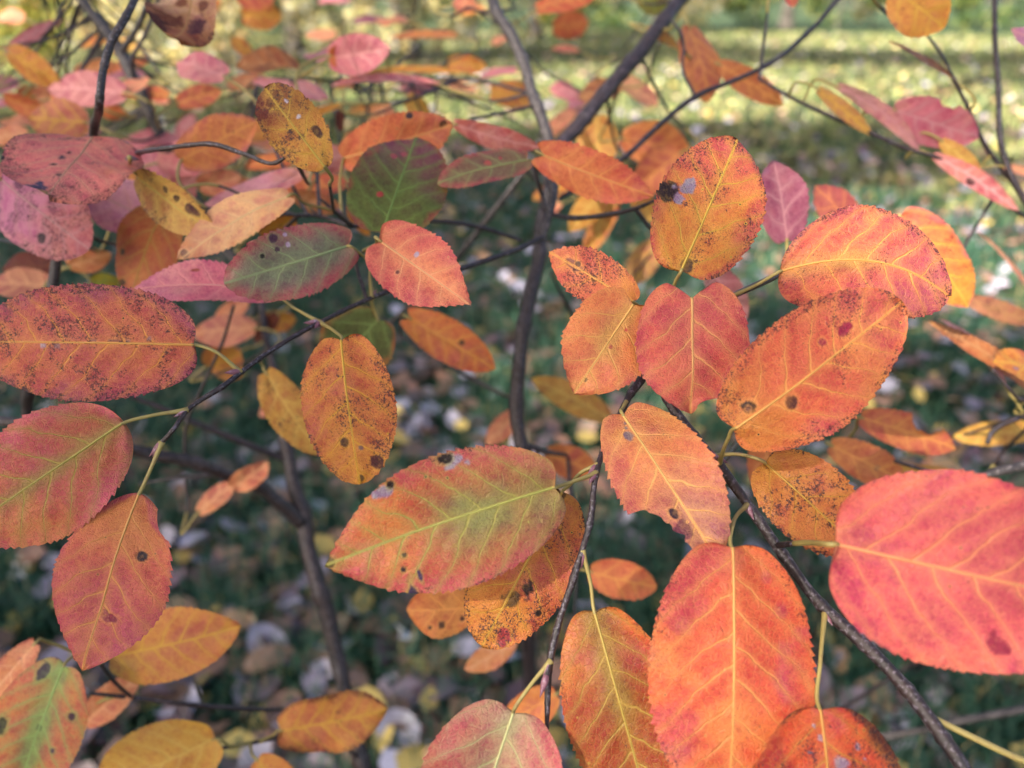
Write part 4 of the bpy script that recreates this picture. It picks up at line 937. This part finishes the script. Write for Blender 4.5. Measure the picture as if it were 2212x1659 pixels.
for (x, y, q, sc) in [(870, 1385, 5, 1.1), (770, 1305, 5, .8), (500, 1225, 0, 1.2), (420, 1180, 0, 1.0), (40, 1230, 5, 1.0), (680, 1100, 5, .9), (880, 880, 0, 1.0), (60, 1310, 2, 1.2), (600, 1370, 2, 1.2), (1660, 1420, 0, 1.0)]:
    g = on_ground(x, y); drop(q, g[0], g[1], sc)

def litter(n, r0, r1, amax, seed, pal, zmax=.05, size=(.04, .07), cen=None):
    g = np.random.default_rng(seed)
    r = r0 + (r1 - r0) * g.uniform(0, 1, n) ** 1.15
    a = g.uniform(-amax, amax, n)
    px, py = r * np.sin(a), r * np.cos(a)
    pz = g.uniform(0.008, zmax, n)
    return leafsoup(np.stack([px, py, pz], 1), g, pal, size, flat=True)

def leafsoup(c, g, pal, size, flat=False, name='leaves', hang=0.0):
    n = len(c)
    th = g.uniform(0, 2 * np.pi, n)
    if flat:
        nx, ny = g.normal(0, .35, n), g.normal(0, .35, n); nz = np.ones(n)
    else:
        nx, ny, nz = g.normal(0, 1, n), g.normal(0, 1, n), g.normal(0.3, .8, n)
    N = np.stack([nx, ny, nz], 1); N /= np.linalg.norm(N, axis=1)[:, None]
    t = np.stack([np.cos(th), np.sin(th), 0 * th - hang], 1)
    t -= N * (t * N).sum(1)[:, None]; t /= np.linalg.norm(t, axis=1)[:, None]
    s_ = np.cross(N, t)
    L = g.uniform(size[0], size[1], n)[:, None]; Wd = L * g.uniform(.28, .40, n)[:, None]
    cu = g.uniform(-.12, .3, n)[:, None] * L
    V = np.stack([c - t * L / 2 + N * cu * .5, c - t * L * .12 - s_ * Wd + N * cu * .4, c - t * L * .05, c - t * L * .12 + s_ * Wd + N * cu * .4,
                  c + t * L * .22 - s_ * Wd * .75 + N * cu * .4, c + t * L * .22 + s_ * Wd * .75 + N * cu * .4, c + t * L / 2 + N * cu * .6], 1).reshape(-1, 3)
    i = np.arange(n) * 7
    T = np.vstack([np.stack([i, i + 1, i + 2], 1), np.stack([i, i + 2, i + 3], 1), np.stack([i + 4, i + 6, i + 2], 1), np.stack([i + 2, i + 6, i + 5], 1),
                   np.stack([i + 1, i + 4, i + 2], 1), np.stack([i + 3, i + 2, i + 5], 1)])
    me = mesh_np(name, V, None, T)
    pal = np.array(pal)
    col = pal[g.integers(0, len(pal), n)] * g.uniform(.7, 1.25, (n, 1))
    cattr(me, 'tint', np.repeat(col, 7, 0))
    return me
PALG = [(.13, .07, .045), (.20, .11, .075), (.42, .38, .46), (.26, .22, .28), (.16, .12, .15), (.46, .33, .09), (.30, .15, .10), (.10, .055, .065), (.12, .07, .06)]
tag(link('leaf_litter', litter(10500, 0.35, 5.0, R(76), 21, PALG), M_LIT), 'scattered small fallen leaves covering the near lawn', 'leaf litter', kind='stuff')
tag(link('far_leaf_litter', litter(9500, 4.5, 24.0, R(64), 22, PALG + [(.62, .5, .45), (.6, .36, .3), (.6, .45, .2)], size=(.06, .12)), M_LIT), 'fallen leaves strewn across the far lawn', 'leaf litter', kind='stuff')

# sticks on the ground
def stick(p0, p1, r, label):
    p0, p1 = np.array(p0), np.array(p1); mid = (p0 + p1) / 2 + np.array([random.uniform(-.03, .03), random.uniform(-.03, .03), .015])
    V, Q, T = tube_np(catmull([p0, mid, p1], 8), np.linspace(r, r * .5, 17), 7)
    c = V.mean(0)
    tag(link('fallen_stick', mesh_np('fallen_stick', V - c, Q, T), M_STEM, None, tuple(c)), label, 'stick', 'sticks lying in the grass')
for (xa, ya, xb, yb, r) in [(1880, 1420, 2010, 1390, .007), (1800, 1480, 1990, 1640, .006), (330, 1140, 560, 1230, .005), (1500, 1320, 1420, 1560, .005), (850, 1560, 1120, 1480, .005), (2000, 1380, 2212, 1450, .006)]:
    a, b_ = on_ground(xa, ya), on_ground(xb, yb)
    stick((a[0], a[1], .03), (b_[0], b_[1], .025), r, 'thin dark fallen stick lying among the grass and fallen leaves')

# ------------------------------------------------------------------ woodland
def tree(name, x, y, h, r, crown, pal, label, cat='tree', group=None, nleaf=9000, size=(.05, .10), lean=(0, 0), seed=1, clumps=26):
    """crown: (z centre, half height, radius x, radius y)"""
    g = np.random.default_rng(seed)
    o = tag(empty(name, (x, y, 0)), label, cat, group)
    sp = Soup()
    path = catmull([(0, 0, -.05), (lean[0] * .3 + g.normal(0, .04), lean[1] * .3, h * .3), (lean[0] * .7, lean[1] * .7 + g.normal(0, .05), h * .65), (lean[0], lean[1], h)], 8)
    rr = np.linspace(r, r * .25, len(path)); rr[0] *= 1.5; rr[1] *= 1.2
    sp.add(*tube_np(path, rr, 10))
    zc, hz, rx, ry = crown
    cc = []
    for k in range(clumps):
        v = g.normal(0, 1, 3); v /= np.linalg.norm(v); v *= g.uniform(.35, 1.0) ** .6
        cc.append(np.array([lean[0] + v[0] * rx, lean[1] + v[1] * ry, zc + v[2] * hz]))
    for c in cc[:16]:
        i = int(np.clip((c[2] * .7) / h, .15, .9) * (len(path) - 1))
        m = (path[i] + c) / 2 + np.array([0, 0, -.05 * h])
        sp.add(*tube_np(catmull([path[i], m, c], 5), np.linspace(r * .32, r * .07, 11), 6))
    link('trunk', sp.mesh('trunk'), M_TREE, o)
    per = nleaf // clumps
    P = []
    for c in cc:
        q = g.normal(0, 1, (per, 3)); q /= np.linalg.norm(q, axis=1)[:, None]
        q *= (g.uniform(0, 1, per) ** .5)[:, None] * np.array([rx, ry, hz]) * g.uniform(.26, .46)
        P.append(c + q)
    me = leafsoup(np.vstack(P), g, pal, size, name='crown')
    link('crown', me, M_FOL, o)
    return o

GRN = [(.05, .10, .03), (.08, .14, .03), (.12, .16, .04), (.20, .20, .05)]
YEL = [(.70, .54, .20), (.76, .66, .36), (.50, .46, .18), (.62, .42, .18), (.30, .34, .14), (.60, .58, .48)]
MIX = [(.20, .24, .05), (.36, .34, .06), (.5, .42, .08), (.12, .17, .04), (.42, .26, .06)]
# shade trees beside the shrub: their crowns stand between the sun and the near lawn
def on_sun(x, y, z):                        # where a crown at height z stands when its shade falls on (x, y)
    k = z / SDIR[2]
    return x + SDIR[0] * k, y + SDIR[1] * k
for q, (xg, yg, zc, hz, rx, ry, nl, lab) in enumerate([
        (0.40, 0.74, 6.0, 1.2, 1.1, 1.1, 10800, 'thin crowned yellow green tree whose shade falls on the shrub'),
        (-1.9, 2.5, 7.0, 1.6, 2.2, 2.0, 18000, 'dense green tree shading the lawn beside the wood'),
        (1.0, 4.9, 8.0, 1.2, 2.2, 1.0, 14000, 'tall green tree shading the lawn behind the shrub'),
        (4.9, 3.1, 7.5, 1.6, 2.2, 1.6, 14000, 'spreading green tree shading the open lawn'),
        (3.5, 0.0, 6.5, 1.5, 2.0, 2.0, 12000, 'broad green yellow tree standing behind the viewer'),
        (-3.2, 5.6, 8.5, 1.4, 2.0, 1.5, 13000, 'tall yellow green tree shading the edge of the wood'),
        (2.5, 14.6, 14.5, 1.6, 4.5, 1.8, 22000, 'wide green tree shading the lawn past the sunlit strip'),
        (9.0, 13.5, 14.5, 1.6, 4.0, 1.8, 20000, 'wide yellowing tree shading the lawn past the sunlit strip')]):
    p = on_sun(xg, yg, zc)
    tree('shade_tree', p[0], p[1], zc + 1, .14, (zc, hz, rx, ry), MIX if q in (0, 5) else GRN + MIX, lab, nleaf=nl, size=(.045, .085) if q == 0 else (.09, .16), seed=300 + q, clumps=44)
# low yellow saplings and trunks at the wood's edge on the left
g0 = np.random.default_rng(77)
SP = [(-4.6, 7.2), (-3.6, 8.6), (-2.7, 7.6), (-5.8, 9.4), (-2.0, 10.4), (-4.2, 11.2), (-6.8, 11.8), (-1.1, 12.6), (-3.0, 13.8), (-5.2, 14.6), (-.2, 15.5), (-7.5, 15.8), (1.2, 19.0)]
labs = ['bright yellow', 'golden', 'yellow green', 'pale yellow']
for q, (x, y) in enumerate(SP):
    hh = g0.uniform(1.5, 2.6)
    tree('sapling', x, y, hh, .022, (hh * .52, hh * .46, .75, .75), YEL if q % 3 else MIX, '%s leaved sapling at the edge of the wood' % ('yellow' if q % 3 else 'green and yellow'), 'sapling', 'saplings at the edge of the wood', nleaf=1500, size=(.05, .10), seed=400 + q, clumps=14)
TP = [(-5.2, 10.2, .10), (-3.2, 9.6, .08), (-6.4, 8.9, .12), (-1.6, 13.0, .14), (-4.0, 15.0, .13), (-2.4, 16.5, .11), (-8.0, 13.5, .16), (.6, 21.0, .16), (4.6, 26.0, .2), (9.0, 27.0, .2), (13.5, 28.0, .22), (-9.5, 18.0, .2), (-.9, 18.5, .12)]
for q, (x, y, r) in enumerate(TP):
    hh = g0.uniform(7, 11)
    tree('woodland_tree', x, y, hh, r, (hh * .72, hh * .3, 2.0, 2.0), YEL if q % 2 else MIX, 'grey trunked woodland tree with %s crown behind the saplings' % ('yellow' if q % 2 else 'green yellow'), 'tree', 'trees of the wood behind the lawn', nleaf=3600, size=(.10, .2), seed=500 + q, clumps=24, lean=(g0.normal(0, .3), g0.normal(0, .3)))
# low bushes closing the view under the far trees
for q in range(16):
    x = -16 + q * 2.4 + g0.normal(0, .6); y = 27 + g0.normal(0, 2.5) - max(0, -x) * .35
    tree('understorey_bush', x, y, 1.6, .04, (.95, .9, 1.5, 1.0), GRN if q % 3 else YEL, '%s bush closing the far edge of the lawn' % ('dark green' if q % 3 else 'yellow'), 'bush', 'bushes at the far edge of the lawn', nleaf=1100, size=(.10, .2), seed=700 + q, clumps=12)
